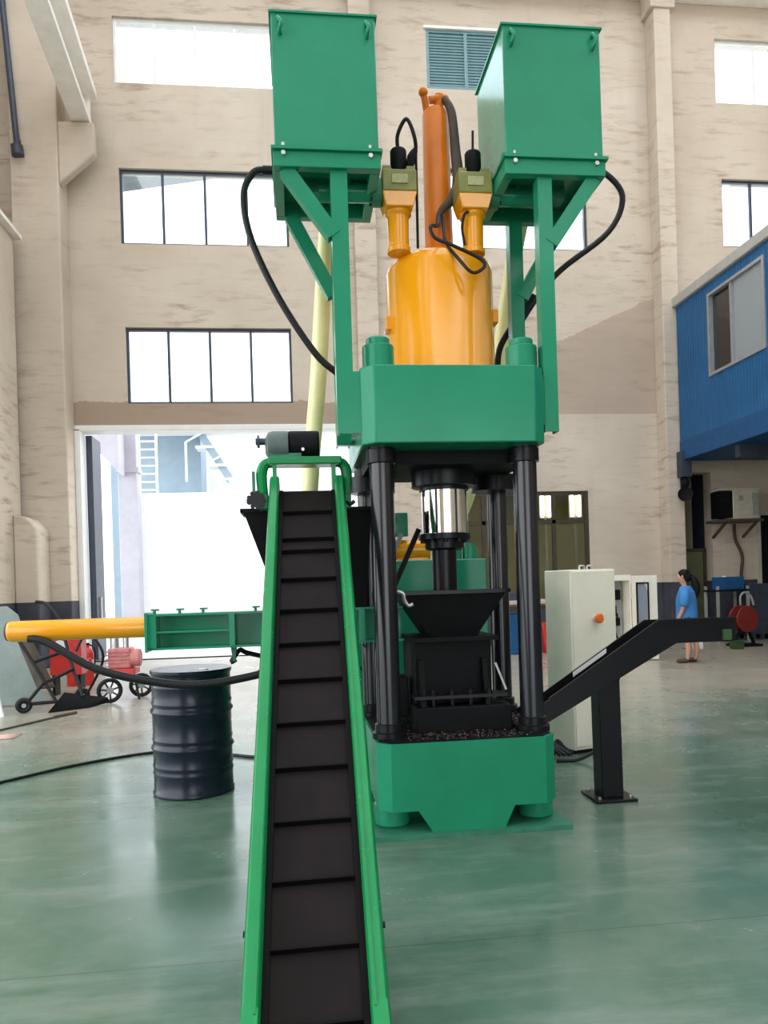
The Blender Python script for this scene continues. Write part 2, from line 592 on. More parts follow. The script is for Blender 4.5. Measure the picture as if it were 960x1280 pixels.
def framed_window(n, hole, cols, frame='dark_frame', glass='glass', rows=(), fw=.055, y0=D + .08):
    a, c, e, g = hole
    root = B()
    t = fw
    root.box(a, a + t, y0, y0 + .07, e, g).box(c - t, c, y0, y0 + .07, e, g)
    root.box(a + t, c - t, y0, y0 + .07, e, e + t).box(a + t, c - t, y0, y0 + .07, g - t, g)
    w = structure(root.build(f'window_{n}', frame))
    step = (c - a) / cols
    zr = [e + t] + list(rows) + [g - t]
    for z in rows:
        B().box(a + t, c - t, y0 + .005, y0 + .065, z - t / 2, z + t / 2).build('transom', frame, w)
    for i in range(cols):
        if i:
            B().box(a + i * step - t / 2, a + i * step + t / 2, y0 + .005, y0 + .065, e + t, g - t).build('mullion', frame, w)
        for k in range(len(zr) - 1):
            B().box(a + i * step + t / 2, a + (i + 1) * step - t / 2, y0 + .03, y0 + .038, zr[k] + .01, zr[k + 1] - .01).build('pane', glass, w)
    return w
framed_window(1, W1, 4, frame='white_paint', fw=.06)
framed_window(2, W2, 4)
framed_window(3, W3, 4)
framed_window(4, W4, 4)
framed_window(5, W5, 3, frame='white_paint')
framed_window(6, W6, 4)
framed_window(7, W7, 4, frame='brown_frame', glass='glass_dim', rows=(2.82,), fw=.09, y0=D + .03)
d3 = structure(B().box(10.98, 11.9, D - .05, D - .005, 1.1, 2.86).build('window_8', 'black_matt', bevel=.01))
B().box(10.90, 10.98, D - .07, D - .003, 1.05, 2.92).box(10.98, 11.9, D - .07, D - .003, 2.86, 2.92).box(10.8, 12.0, D - .12, D - .003, 1.0, 1.06).build('window_frame', 'ac_white', d3)
# louvred vent
a, c, e, g = WV
vb = B().box(a, a + .07, D, D + .12, e, g).box(c - .07, c, D, D + .12, e, g).box(a + .07, c - .07, D, D + .12, e, e + .06).box(a + .07, c - .07, D, D + .12, g - .06, g)
vent = structure(vb.build('window_9', 'louver'))
B().box(a - .05, c + .05, D - .06, D + .05, g, g + .06).build('sill', 'concrete_beam', vent)
B().box(a, c, D + .25, D + .3, e, g).build('backing', 'gap_dark', vent)
B().box((a + c) / 2 - .04, (a + c) / 2 + .04, D - .005, D + .12, e + .06, g - .06).build('mullion', 'louver', vent)
slat = None
for x0, x1 in ((a + .07, (a + c) / 2 - .04), ((a + c) / 2 + .04, c - .07)):
    slat = None
    for k in range(18):
        z = e + .075 + k * .066
        if slat is None:
            slat = B().hexa([(x0, D + .01, z), (x1, D + .01, z), (x1, D + .035, z + .072), (x0, D + .035, z + .072)],
                            [(x0, D + .022, z), (x1, D + .022, z), (x1, D + .047, z + .072), (x0, D + .047, z + .072)]).build('slat', 'louver', vent)
            z_first = z
        else:
            dup_part(slat, (0, 0, z - z_first))
# dim room behind the lower window, with added glowing tubes imitating reflections in the glass
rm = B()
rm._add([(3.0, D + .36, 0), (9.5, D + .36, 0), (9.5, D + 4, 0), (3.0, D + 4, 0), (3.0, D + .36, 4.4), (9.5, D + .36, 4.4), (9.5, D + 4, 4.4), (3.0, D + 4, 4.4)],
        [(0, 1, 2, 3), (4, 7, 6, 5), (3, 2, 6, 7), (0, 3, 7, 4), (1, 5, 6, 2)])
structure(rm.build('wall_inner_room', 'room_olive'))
for x, lab in ((6.60, 'added upright tube pair imitating a reflection in the low window, the left one'), (7.42, 'added upright tube pair imitating a reflection in the low window, the right one')):
    imitated_reflection = thing('reflection_tube', lab, 'imitated_reflection', (x, 19.5, 0), 'added tubes imitating reflections in the low window')
    B().box(x - .17, x + .17, 19.53, 19.60, 3.12, 3.88).box(x - .03, x + .03, 19.54, 19.60, 0, 3.12).build('tube_mount', 'white_paint', imitated_reflection)
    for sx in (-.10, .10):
        B().cyl((x + sx, 19.5, 3.15), (x + sx, 19.5, 3.85), .032, n=10).build('tube', 'reflection_glow', imitated_reflection)
# big doorway: frame and the parked sliding leaf seen edge-on
structure(B().box(-4.66, -4.54, D - .06, D + .36, 0, 5.02).box(-4.66, 2.1, D - .06, D + .36, 4.98, 5.1).box(2.0, 2.1, D - .06, D + .36, 0, 4.98).build('trim_10', 'white_paint', bevel=.01))
dl = structure(B().box(-4.54, -4.40, D + .36, D + 1.1, .02, 4.96).build('door_1', 'dark_frame', bevel=.01))
B().box(-4.40, -4.36, D + .6, D + .66, .9, 1.4).build('door_handle', 'zinc', dl)
# brick lean-to recess under the mezzanine: plain olive door beside the pilaster
rc = B()
rc._add([(8.95, D + .35, 0), (9.80, D + .35, 0), (9.80, D + 1.6, 0), (8.95, D + 1.6, 0), (8.95, D + .35, 3.9), (9.80, D + .35, 3.9), (9.80, D + 1.6, 3.9), (8.95, D + 1.6, 3.9)],
        [(3, 2, 6, 7), (0, 3, 7, 4), (1, 5, 6, 2), (4, 7, 6, 5), (0, 1, 2, 3)])
structure(rc.build('wall_recess', 'mezz_dark'))  # recess walls coloured dark for the shade inside
d2 = structure(B().box(9.02, 9.72, D + .30, D + .345, 0.02, 2.05).build('door_2', 'door_olive', bevel=.01))
B().box(8.96, 9.02, D + .28, D + .35, 0, 2.1).box(9.72, 9.79, D + .28, D + .35, 0, 2.1).box(8.96, 9.79, D + .28, D + .35, 2.06, 2.12).build('door_frame', 'brown_frame', d2)
B().cyl((9.18, D + .30, 1.0), (9.18, D + .24, 1.0), .025, n=12).build('door_knob', 'zinc', d2)

# ================================================================== OUTSIDE (daylit yard through the door)
structure(B().box(-40, 40, D + .36, 70, -.3, -.01).build('ground_outside', 'outer_ground'))
structure(B().box(-5.75, 12, 29.0, 29.4, -.02, 5.15).build('wall_yard', 'outer_white', bevel=.03))
structure(B().box(-20, -8.6, 34.0, 34.4, -.02, 9.0).build('wall_yard_far', 'outer_white'))
pl = thing('concrete_column', 'grey concrete column standing in the yard beyond the big doorway', 'column', (-6.0, 28.5, 0))
B().box(-6.30, -5.62, 28.2, 28.8, -.01, 7.9).build('shaft', 'outer_grey', pl, bevel=.03)
B().box(-6.36, -5.56, 28.14, 28.86, 5.82, 5.98).build('collar', 'outer_grey', pl)
cn = thing('canopy', 'pale sloping canopy reaching to the concrete column in the yard', 'canopy', (-7.4, 28.4, 6.2))
B().prism([(-6.03, 5.65), (-6.03, 7.2), (-8.4, 9.2), (-8.4, 8.35)], 'Y', 27.2, 28.25).build('roof_sheet', 'outer_grey', cn)
bl = thing('outbuilding', 'grey blue steel building behind the white yard wall', 'building', (-3, 36, 0))
B().prism([(-8.0, 0), (-4.1, 0), (-4.1, 9.2), (-8.0, 9.2)], 'Y', 34.5, 40).build('front_block', 'outer_blue', bl)
B().prism([(-4.1, 0), (8, 0), (8, 9.0), (-4.1, 9.0)], 'Y', 36.6, 42).build('rear_block', 'outer_white', bl)
B().prism([(-4.75, 9.3), (-4.4, 9.3), (-2.7, 6.5), (-2.9, 6.2)], 'Y', 33.6, 34.4).build('stair_stringer', 'outer_blue', bl)
for k, z in enumerate((9.0, 8.2, 7.4, 6.8)):
    B().box(-4.7 + k * .5, -4.0 + k * .55, 33.5, 34.5, z - .55, z - .45).build('stair_tread', 'outer_white', bl)
B().tube([(-4.6, 33.5, 6.2), (-4.6, 33.5, 7.9), (-3.9, 33.5, 8.3)], .05, sub=1).build('handrail', 'outer_white', bl)
B().tube([(-3.7, 33.5, 5.4), (-3.7, 33.5, 7.0), (-3.1, 33.5, 7.3)], .05, sub=1).build('handrail', 'outer_white', bl)
B().box(-7.2, 8, 33.2, 34.4, 8.35, 8.52).build('gutter', 'outer_white', bl)
ld = thing('ladder', 'white access ladder against the grey blue building in the yard', 'ladder', (-6.1, 32.8, 0))
for x in (-6.42, -5.72):
    B().box(x - .045, x + .045, 32.76, 32.84, -.01, 9.0).build('rail', 'outer_white', ld)
rung = None
for k in range(25):
    if rung is None:
        rung = B().box(-6.38, -5.76, 32.77, 32.83, .30, .36).build('rung', 'outer_white', ld)
    else:
        dup_part(rung, (0, 0, k * .34))
structure(B().hexa([(-9, 21.6, 11.95), (1.0, 21.6, 13.7), (1.0, 22.0, 13.7), (-9, 22.0, 11.95)], [(-9, 21.6, 15.0), (1.0, 21.6, 15.0), (1.0, 22.0, 15.0), (-9, 22.0, 15.0)]).build('roof_neighbour', 'roof_dark'))

# ================================================================== MEZZANINE CABIN (right)
mz = thing('mezzanine_cabin', 'blue clad upper cabin with a sliding window projecting at the right', 'cabin', (11.2, 13, 4.1))
cw = wall_panel(B(), 1.0, 16.5, 4.55, 7.62, 8.80, 8.92, [(13.2, 15.17, 5.66, 7.40)], 'Y')
cw.build('side_wall', 'cladding', mz)
B().box(8.92, 13.5, 16.38, 16.5, 4.55, 7.62).build('end_wall', 'cladding', mz)
B().box(8.72, 13.55, .9, 16.62, 7.62, 7.84).build('roof_edge', 'grey_eave', mz, bevel=.02)
B().box(8.78, 13.55, 1.0, 16.5, 4.10, 4.55).build('floor_beam', 'blue_plastic', mz, bevel=.02)  # cabin lengthened unseen towards the camera to darken the area below
B().box(8.72, 8.95, 16.3, 16.54, 3.72, 4.3).build('beam_bracket', 'mezz_dark', mz)
B().box(10.9, 11.0, 2, 16.3, 4.56, 7.6).build('inner_partition', 'cabin_inside', mz)
wf = B()
for (y0, y1, z0, z1) in ((13.2, 13.27, 5.66, 7.40), (15.10, 15.17, 5.66, 7.40), (13.27, 15.10, 5.66, 5.72), (13.27, 15.10, 7.34, 7.40)):
    wf.box(8.77, 8.93, y0, y1, z0, z1)
wf = wf.build('window_frame', 'steel_grey', mz)
B().box(8.80, 8.90, 14.30, 14.38, 5.72, 7.34).build('mullion', 'steel_grey', wf)
B().box(8.835, 8.845, 13.27, 14.30, 5.72, 7.34).build('pane', 'glass_frost', wf)
B().box(8.865, 8.875, 14.38, 15.10, 5.72, 7.34).build('pane', 'glass_smoke', wf)
br_ = B()
for y in (2.5, 4.5, 6.5, 8.5, 10.5, 12.5, 14.5):
    br_.box(8.95, 13.5, y - .08, y + .08, 3.85, 4.10)
br_.build('floor_joist', 'mezz_dark', mz)
# horn speaker below the cabin corner
hs = thing('horn_speaker', 'small dark two-lobed loudspeaker below the blue cabin corner', 'speaker', (8.83, 16.45, 3.2))
B().ball((8.83, 16.40, 3.60), .10, .10, .13).cyl((8.83, 16.45, 3.6), (8.83, 16.56, 3.6), .03).build('body', 'black_matt', hs)
B().lathe((8.83, 16.46, 3.32), [(.05, 0), (.09, .06), (.155, .14), (.165, .15), (.12, .13)], axis=(-.3, -1, 0)).build('horn', 'black_matt', hs)
B().box(8.80, 8.86, 16.42, 16.56, 3.26, 3.72).build('bracket', 'black_matt', hs)

# air conditioner outdoor unit on a bracket
ac = thing('air_conditioner', 'dusty white air conditioner unit on wall brackets under the blue cabin', 'air conditioner', (10.25, 16.7, 2.62))
acb = B().box(9.98, 10.62, 16.40, 16.85, 2.74, 3.42).build('casing', 'ac_white', ac, bevel=.02)
B().box(9.68, 9.98, 16.42, 16.83, 2.78, 3.38).build('coil_side', 'black_matt', ac)
B().box(9.66, 10.66, 16.38, 16.86, 3.40, 3.45).build('top_cover', 'ac_white', ac)
B().box(10.45, 10.60, 16.385, 16.40, 2.82, 3.34).build('side_grille', 'panel_grey', ac)
B().box(10.12, 10.22, 16.385, 16.40, 3.16, 3.28).build('badge_plate', 'panel_grey', ac)
B().box(9.64, 10.7, 16.36, 16.99, 2.68, 2.74).beam((9.8, 16.4, 2.68), (9.8, 16.98, 2.35), .05, .05).beam((10.55, 16.4, 2.68), (10.55, 16.98, 2.35), .05, .05).build('bracket', 'rust_brown', ac)
tag(B().tube([(10.30, 16.9, 2.66), (10.34, 16.95, 2.3), (10.50, 16.95, 1.9), (10.46, 16.95, 1.35), (10.55, 16.95, .6)], .035).build('pipe', 'rust_brown'), 'lagged pipe hanging down the wall below the air conditioner', 'pipe')

# things under the cabin
wb = thing('parts_rack', 'dark rack beside the olive door holding a blue crate', 'rack', (9.35, 16.0, 0))
for x in (9.16, 9.86):
    for y in (15.75, 16.25):
        B().box(x - .025, x + .025, y - .025, y + .025, 0, 1.22).build('leg', 'panel_grey', wb)
for z in (.35, 1.10):
    B().box(9.12, 9.90, 15.72, 16.28, z, z + .04).build('shelf', 'black_matt', wb)
crate = B()
crate.box(9.30, 9.80, 15.78, 16.22, 1.142, 1.17).box(9.30, 9.33, 15.78, 16.22, 1.17, 1.42).box(9.77, 9.80, 15.78, 16.22, 1.17, 1.42).box(9.33, 9.77, 15.78, 15.81, 1.17, 1.42).box(9.33, 9.77, 16.19, 16.22, 1.17, 1.42)
tag(crate.build('crate', 'blue_plastic', bevel=.006), 'blue plastic crate on the dark rack behind the walking person', 'crate')
bun = B().ball((9.43, 15.93, 1.25), .08, .10, .075).ball((9.44, 15.95, 1.36), .07, .09, .09).ball((9.56, 16.0, 1.26), .06, .09, .08)
tag(bun.build('cloth_bundle', 'bag_white'), 'crumpled pale cloth bundle heaped in the blue crate', 'cloth')
cart = thing('workshop_trolley', 'dark steel cupboard trolley against the wall under the blue cabin', 'trolley', (10.24, 16.1, 0))
B().box(9.98, 10.50, 15.9, 16.4, .12, 1.25).build('body', 'mezz_dark', cart, bevel=.01)
B().box(10.0, 10.48, 15.885, 15.9, .2, 1.18).build('door', 'mezz_dark', cart)
for x in (10.04, 10.44):
    for y in (15.98, 16.32):
        B().cyl((x - .02, y, .06), (x + .02, y, .06), .06, n=14).cyl((x, y, .06), (x, y, .13), .02, n=8).build('wheel', 'rubber', cart)
reel = thing('hose_reel', 'dark red round hose reel standing under the blue cabin', 'reel', (9.03, 14.6, 0))
B().lathe((9.03, 14.6, .56), [(.0, -.12), (.27, -.12), (.27, -.09), (.12, -.08), (.12, .08), (.27, .09), (.27, .12), (0, .12)], axis=(.25, -1, 0)).build('drum', 'dark_red', reel)
B().beam((8.80, 14.6, .0), (9.03, 14.6, .56), .05, .05).beam((9.26, 14.6, 0), (9.03, 14.6, .56), .05, .05).box(8.75, 9.31, 14.4, 14.8, 0, .05).build('stand', 'black_matt', reel)
B().tube([(8.93, 14.52, .84), (8.92, 14.5, 1.02), (9.02, 14.5, 1.10), (9.14, 14.5, 1.02), (9.20, 14.5, .84)], .022).build('hose', 'cable_grey', reel)
tag(B().box(8.47, 8.66, 14.0, 14.2, 0, .14).box(8.455, 8.675, 13.985, 14.215, .14, .17).build('tool_box', 'box_green', bevel=.01), 'small green box with a lid standing on the floor under the blue cabin', 'box')
# low bench beyond the press columns
bn = thing('work_bench', 'low bench with a pinkish top beyond the press columns', 'bench', (4.7, 15, 0))
B().box(3.9, 5.5, 14.7, 15.4, 1.00, 1.08).build('bench_top', 'pink_top', bn, bevel=.01)
for x in (3.98, 5.42):
    for y in (14.78, 15.32):
        B().box(x - .03, x + .03, y - .03, y + .03, 0, 1.0).build('leg', 'steel_grey', bn)
tag(B().prism([(4.06, 0), (4.64, 0), (4.70, .80), (4.00, .80)], 'Y', 14.82, 15.3).build('bin', 'blue_plastic', bevel=.02), 'blue bin under the low bench beyond the press', 'bin')
tag(B().prism([(4.92, 0), (5.28, 0), (5.34, .62), (4.86, .62)], 'Y', 14.82, 15.3).build('bin', 'red', bevel=.02), 'red bin under the low bench beside the white cabinet', 'bin')
tag(B().box(4.1, 4.5, 14.85, 15.25, 1.08, 1.24).build('storage_box', 'mezz_dark', bevel=.01), 'dark blue box on top of the low bench beyond the press', 'box')

# ================================================================== PRESS
PX = .955
pr = thing('briquetting_press', 'green four-column hydraulic press with yellow cylinder and twin top tanks', 'press', (PX, 4.95, 0))
def chamfer_rect(x0, x1, y0, y1, c):
    return [(x0 + c, y0), (x1 - c, y0), (x1, y0 + c), (x1, y1 - c), (x1 - c, y1), (x0 + c, y1), (x0, y1 - c), (x0, y0 + c)]
base = B().prism(chamfer_rect(.43, 1.495, 4.33, 5.62, .075), 'Z', .155, .545)
base.prism([(.655, .155), (.735, .03), (1.165, .03), (1.225, .155)], 'Y', 4.330, 5.62)
base.build('base_block', 'green_satin', pr)
B().prism(chamfer_rect(.445, 1.48, 4.345, 5.6, .07), 'Z', .545, .549).build('top_plate', 'black_matt', pr)
B().box(.36, 1.56, 4.30, 5.66, 0, .03).build('base_plate', 'foot_green', pr)
cols = [(.525, 4.55, .072), (1.412, 4.55, .072), (.51, 5.35, .069), (1.445, 5.35, .069)]
for x, y, r in cols:
    c = B().cyl((x, y, .54), (x, y, 2.29), r, n=40).build('column', 'black_gloss', pr)
    B().lathe((x, y, .545), [(.105, 0), (.105, .035), (.085, .04), (.085, .085), (.073, .09)]).build('lower_collar', 'black_steel', c)
    B().lathe((x, y, 2.19), [(.073, 0), (.088, .004), (.088, .085), (.073, .09)]).build('upper_collar', 'black_steel', c)
    B().cyl((x, y, .03), (x, y, .157), .108, n=32).build('foot_nut', 'green', c, bevel=.012)
    B().cyl((x, y, 2.74), (x, y, 2.90), .096, n=32).cyl((x, y, 2.90), (x, y, 2.945), .072, n=32).build('top_nut', 'green', c, bevel=.008)
B().prism(chamfer_rect(.40, 1.505, 4.36, 5.58, .075), 'Z', 2.285, 2.74).build('crown_block', 'green', pr, bevel=.008)
# main cylinder and what stands on it
mc = B().lathe((1.0, 5.0, 2.735), [(.362, 0), (.362, .02), (.355, .03), (.355, .77), (.340, .815), (.30, .845), (.0, .855)], n=48).build('main_cylinder', 'yellow', pr)
for sx, z in ((-1, 3.17), (1, 3.22)):
    B().box(1.0 + sx * .345 - .03, 1.0 + sx * .345 + .03, 4.90, 5.02, z - .045, z + .045).build('lifting_block', 'yellow', mc, bevel=.006)
B().box(1.20, 1.29, 4.68, 4.76, 2.78, 2.83).build('bleed_block', 'yellow', mc, bevel=.006)
rg = B().lathe((1.01, 5.0, 3.585), [(.12, 0), (.12, .05), (.095, .09), (.088, 1.0), (.075, 1.03), (.06, 1.035), (0, 1.035)]).build('ram_guide', 'orange', pr)
ft = B().cyl((.955, 5.0, 4.60), (.93, 4.96, 4.70), .022, n=12).ball((.925, 4.955, 4.715), .032).cyl((1.03, 5.0, 4.61), (1.04, 4.99, 4.72), .035, n=12).cyl((.97, 4.98, 4.68), (1.06, 4.98, 4.70), .026, n=12).ball((1.075, 4.98, 4.69), .03)
ft.build('top_fitting', 'orange', rg)
B().tube([(1.06, 4.93, 4.66), (1.10, 4.90, 4.55), (1.115, 4.89, 4.30), (1.125, 4.88, 4.10), (1.09, 4.87, 3.98), (1.0, 4.86, 3.88), (.975, 4.86, 3.80)], [.022, .028, .034, .040, .036, .022, .012], n=10).build('cable_bundle', 'rust_brown', rg)
B().tube([(.99, 4.84, 3.84), (.95, 4.72, 3.72), (.88, 4.60, 3.66), (.90, 4.58, 3.58), (1.02, 4.56, 3.52), (1.17, 4.56, 3.45), (1.20, 4.56, 3.40), (1.13, 4.58, 3.37), (1.05, 4.60, 3.46), (.99, 4.70, 3.62), (1.01, 4.84, 3.84)], .011, n=8).build('signal_cable', 'rubber', rg)
for sx, x, xs in ((-1, .705, -1), (1, 1.185, 1)):
    side = 'valve'
    vb = B().box(x - .108, x + .108, 4.65, 4.86, 3.90, 4.035)
    v = vb.build('valve_block', 'olive', pr, bevel=.008)
    B().hexa([(x - .085, 4.67, 3.815), (x + .085, 4.67, 3.815), (x + .085, 4.84, 3.815), (x - .085, 4.84, 3.815)],
             [(x - .108, 4.65, 3.90), (x + .108, 4.65, 3.90), (x + .108, 4.86, 3.90), (x - .108, 4.86, 3.90)]).build('valve_base', 'yellow', v, bevel=.006)
    B().box(x - .05, x + .05, 4.643, 4.652, 3.945, 4.0).build('rating_plate', 'plate_olive', v)
    B().box(x - .10, x - .05, 4.68, 4.80, 4.035, 4.07).box(x + .05, x + .10, 4.68, 4.80, 4.035, 4.07).build('cap', 'olive', v)
    B().lathe((x + .01, 4.75, 4.035), [(.03, 0), (.035, .04), (.052, .07), (.052, .16), (.046, .17), (0, .172)], n=20).build('solenoid', 'black_matt', v)
    B().lathe((x, 4.77, 3.56), [(.075, 0), (.075, .03), (.066, .04), (.070, .22), (.085, .24), (.085, .27)], n=28).build('elbow_pipe', 'yellow', pr)
    fl = B().cyl((x + xs * .108, 4.755, 3.935), (x + xs * .165, 4.755, 3.935), .085, n=24)
    fl = fl.build('flange', 'foot_green', v)
    for k in range(6):
        an = k * math.pi / 3
        B().cyl((x + xs * .10, 4.755 + .068 * math.cos(an), 3.935 + .068 * math.sin(an)), (x + xs * .18, 4.755 + .068 * math.cos(an), 3.935 + .068 * math.sin(an)), .010, n=8).build('bolt', 'black_steel', fl)
    B().cyl((x + xs * .16, 4.755, 3.935), (x + xs * .50, 4.755, 3.93), .062, n=24).build('suction_pipe', 'green', pr)
B().tube([(.715, 4.75, 4.20), (.712, 4.73, 4.29), (.765, 4.70, 4.375), (.81, 4.70, 4.28), (.825, 4.74, 4.20), (.79, 4.76, 4.12), (.76, 4.75, 4.06)], .012, n=8).build('solenoid_cable', 'rubber', pr)
B().tube([(.825, 4.74, 4.21), (.80, 4.74, 4.16), (.78, 4.74, 4.07)], [.016, .03, .022], n=8).build('cable_sleeve', 'black_matt', pr)
B().tube([(.83, 4.76, 4.20), (.835, 4.80, 3.95), (.835, 4.82, 3.62)], .009, n=8).build('signal_cable', 'rubber', pr)
B().cyl((1.196, 4.75, 4.20), (1.20, 4.75, 4.345), .008, n=8).build('signal_cable', 'rubber', pr)
B().tube([(1.12, 4.72, 3.60), (1.10, 4.70, 3.70), (1.115, 4.69, 3.78), (1.14, 4.69, 3.80)], .009, n=8).build('signal_cable', 'rubber', pr)
# tanks on their frames
def tank(x0, x1, mirror):
    y0, y1 = 4.42, 5.06
    t = B().box(x0, x1, y0, y1, 4.00, 4.79).build('oil_tank', 'green_gloss', pr, bevel=.006)
    B().box(x0 - .012, x1 + .012, y0 - .012, y1 + .012, 4.785, 4.797).build('tank_lid', 'green', t)
    B().box(x0 - .02, x1 + .02, y0 - .035, y1 + .02, 3.985, 4.003).build('tank_flange', 'green', t)
    fr = B()
    fr.box(x0 - .01, x1 + .01, y0 - .012, y0 + .05, 3.895, 3.985).box(x0 - .01, x1 + .01, y1 - .05, y1 + .012, 3.895, 3.985)
    fr.box(x0 - .01, x0 + .05, y0 + .05, y1 - .05, 3.895, 3.985).box(x1 - .05, x1 + .01, y0 + .05, y1 - .05, 3.895, 3.985)
    fr.build('support_ring', 'green', t, bevel=.004)
    for x in (x0 + .05, x1 - .05):
        B().cyl((x, y0 - .012, 3.965), (x, y0 - .03, 3.965), .013, n=10).build('bolt', 'zinc', t)
        B().cyl((x, y0 - .01, 4.003), (x, y0 - .01, 4.03), .010, n=10).build('bolt', 'zinc', t)
        B().tube([(x, y0 - .0, 4.74), (x - .008, y0 - .035, 4.735), (x + .008, y0 - .045, 4.70), (x, y0 - .035, 4.67), (x, y0 - .0, 4.665)], .011, n=8).build('lifting_lug', 'green', t)
    B().box((x0 + x1) / 2 - .16, (x0 + x1) / 2 + .16, 4.70, 4.80, 3.90, 3.99).build('sump', 'foot_green', t)
    return t
tank(-.055, .55, False)
tank(1.315, 1.92, True)
def channel(b, x0, x1, y0, y1, z0, z1, t=.012):
    """C channel, web toward the camera side, flanges running back"""
    b.box(x0, x1, y0, y0 + t, z0, z1).box(x0, x0 + t, y0 + t, y1, z0, z1).box(x1 - t, x1, y0 + t, y1, z0, z1)
    return b
for x0, x1, y0, y1, z0 in ((.263, .362, 4.44, 4.53, 2.36), (.285, .375, 5.0, 5.09, 2.385), (1.512, 1.60, 4.44, 4.53, 2.36), (1.495, 1.585, 5.0, 5.09, 2.60)):
    channel(B(), x0, x1, y0, y1, z0, 3.90).build('tank_post', 'green', pr)
B().box(.285, .41, 4.96, 5.0, 2.385, 2.72).box(.362, .41, 4.44, 4.50, 2.36, 2.72).box(.375, .405, 4.5, 5.0, 2.40, 2.70).build('mounting_plate', 'green', pr)
B().box(1.50, 1.515, 4.44, 5.08, 2.40, 2.70).build('mounting_plate', 'green', pr)
for p0, p1 in (((.005, 4.47, 3.90), (.275, 4.47, 3.52)), ((.03, 5.03, 3.90), (.295, 5.03, 3.38)), ((1.87, 4.47, 3.90), (1.59, 4.47, 3.50)), ((1.86, 5.03, 3.90), (1.575, 5.03, 3.38))):
    B().beam(p0, p1, .07, .085).build('brace', 'green', pr)
# ram, rod and guides under the crown
cb = B().lathe((.99, 5.0, 2.10), [(.20, 0), (.215, .005), (.215, .19), (.10, .19)], n=40).build('gland', 'black_steel', pr)
B().prism(chamfer_rect(.46, 1.46, 4.62, 5.44, .05), 'Z', 2.20, 2.285).build('guide_plate', 'black_matt', pr)
B().cyl((.99, 5.0, 1.79), (.99, 5.0, 2.11), .152, n=48).build('chrome_ram', 'chrome', pr)
B().lathe((.99, 5.0, 2.075), [(.152, 0), (.165, .003), (.165, .03), (.152, .035)], n=40).build('wiper_ring', 'black_steel', pr)
fg = B().lathe((.985, 5.0, 1.685), [(.11, 0), (.13, .01), (.13, .065), (.172, .07), (.172, .105), (.152, .11)], n=40).build('ram_flange', 'black_steel', pr)
for k in range(10):
    an = k * math.pi / 5 + .2
    B().cyl((.985 + .15 * math.cos(an), 5 + .15 * math.sin(an), 1.735), (.985 + .15 * math.cos(an), 5 + .15 * math.sin(an), 1.757), .015, n=6).build('bolt', 'black_steel', fg)
B().cyl((.98, 5.0, 1.12), (.98, 5.0, 1.70), .082, n=32).build('punch_rod', 'black_steel', pr)
B().cyl((1.395, 5.25, 2.10), (1.395, 5.25, 2.21), .155, n=32).build('guide_boss', 'black_steel', pr)
B().cyl((.54, 5.25, 2.10), (.54, 5.25, 2.21), .155, n=32).build('guide_boss', 'black_steel', pr)
# feed hopper over the die
def frustum(b, x0, x1, y0, y1, z1, X0, X1, Y0, Y1, z0, t=.012):
    o_t = [(x0, y0), (x1, y0), (x1, y1), (x0, y1)]
    o_b = [(X0, Y0), (X1, Y0), (X1, Y1), (X0, Y1)]
    ins = lambda q: [(q[0][0] + t, q[0][1] + t), (q[1][0] - t, q[1][1] + t), (q[2][0] - t, q[2][1] - t), (q[3][0] + t, q[3][1] - t)]
    i_t, i_b = ins(o_t), ins(o_b)
    v = [(*p, z1) for p in o_t] + [(*p, z0) for p in o_b] + [(*p, z1) for p in i_t] + [(*p, z0) for p in i_b]
    f = []
    for i in range(4):
        j = (i + 1) % 4
        f += [(i, j, 4 + j, 4 + i), (8 + i, 12 + i, 12 + j, 8 + j), (i, 8 + i, 8 + j, j), (4 + i, 4 + j, 12 + j, 12 + i)]
    b._add(v, f)
    return b
frustum(B(), .65, 1.33, 4.72, 5.30, 1.415, .83, 1.14, 4.80, 5.16, 1.12).build('die_hopper', 'black_matt', pr)
B().box(1.20, 1.345, 4.715, 4.735, 1.405, 1.42).box(.645, 1.345, 4.71, 4.72, 1.395, 1.418).build('hopper_lip', 'black_steel', pr)
db = B().box(.725, 1.225, 4.78, 5.30, .545, 1.12).build('die_box', 'black_matt', pr, bevel=.01)
B().box(.70, 1.26, 4.72, 5.32, 1.095, 1.122).build('die_cap', 'black_matt', pr)
B().box(.70, 1.30, 4.60, 4.80, .545, .70).build('die_holder', 'black_matt', pr, bevel=.008)
B().box(.70, 1.29, 4.645, 4.78, .745, .765).build('clamp_bar', 'black_steel', pr)
for k in range(4):
    x = .82 + k * .118
    B().cyl((x, 4.66, .66), (x, 4.66, .80), .013, n=10).cyl((x, 4.66, .765), (x, 4.66, .785), .022, n=6).build('stud', 'black_steel', pr)
B().prism([(4.645, .70), (4.78, .70), (4.78, .98), (4.73, .98)], 'X', .745, .775).build('gusset', 'black_matt', pr)
B().prism([(4.645, .70), (4.78, .70), (4.78, .98), (4.73, .98)], 'X', 1.15, 1.18).build('gusset', 'black_matt', pr)
B().beam((1.235, 4.72, .95), (1.295, 4.70, .78), .02, .012).build('edge_bar', 'zinc', pr)
B().box(.62, .70, 4.90, 5.10, .60, .86).build('slide_block', 'black_matt', pr, bevel=.01)
B().box(.46, .52, 4.62, 4.70, 1.36, 1.42).build('bracket', 'black_matt', pr)
B().tube([(.62, 4.72, 1.42), (.655, 4.71, 1.405), (.665, 4.71, 1.36), (.69, 4.71, 1.33), (.715, 4.71, 1.34)], .012, n=8).build('shackle', 'zinc', pr)
B().beam((.64, 5.15, 1.42), (.84, 5.15, 1.84), .035, .02, up=(0, 1, 0)).build('tie_bar', 'black_matt', pr)
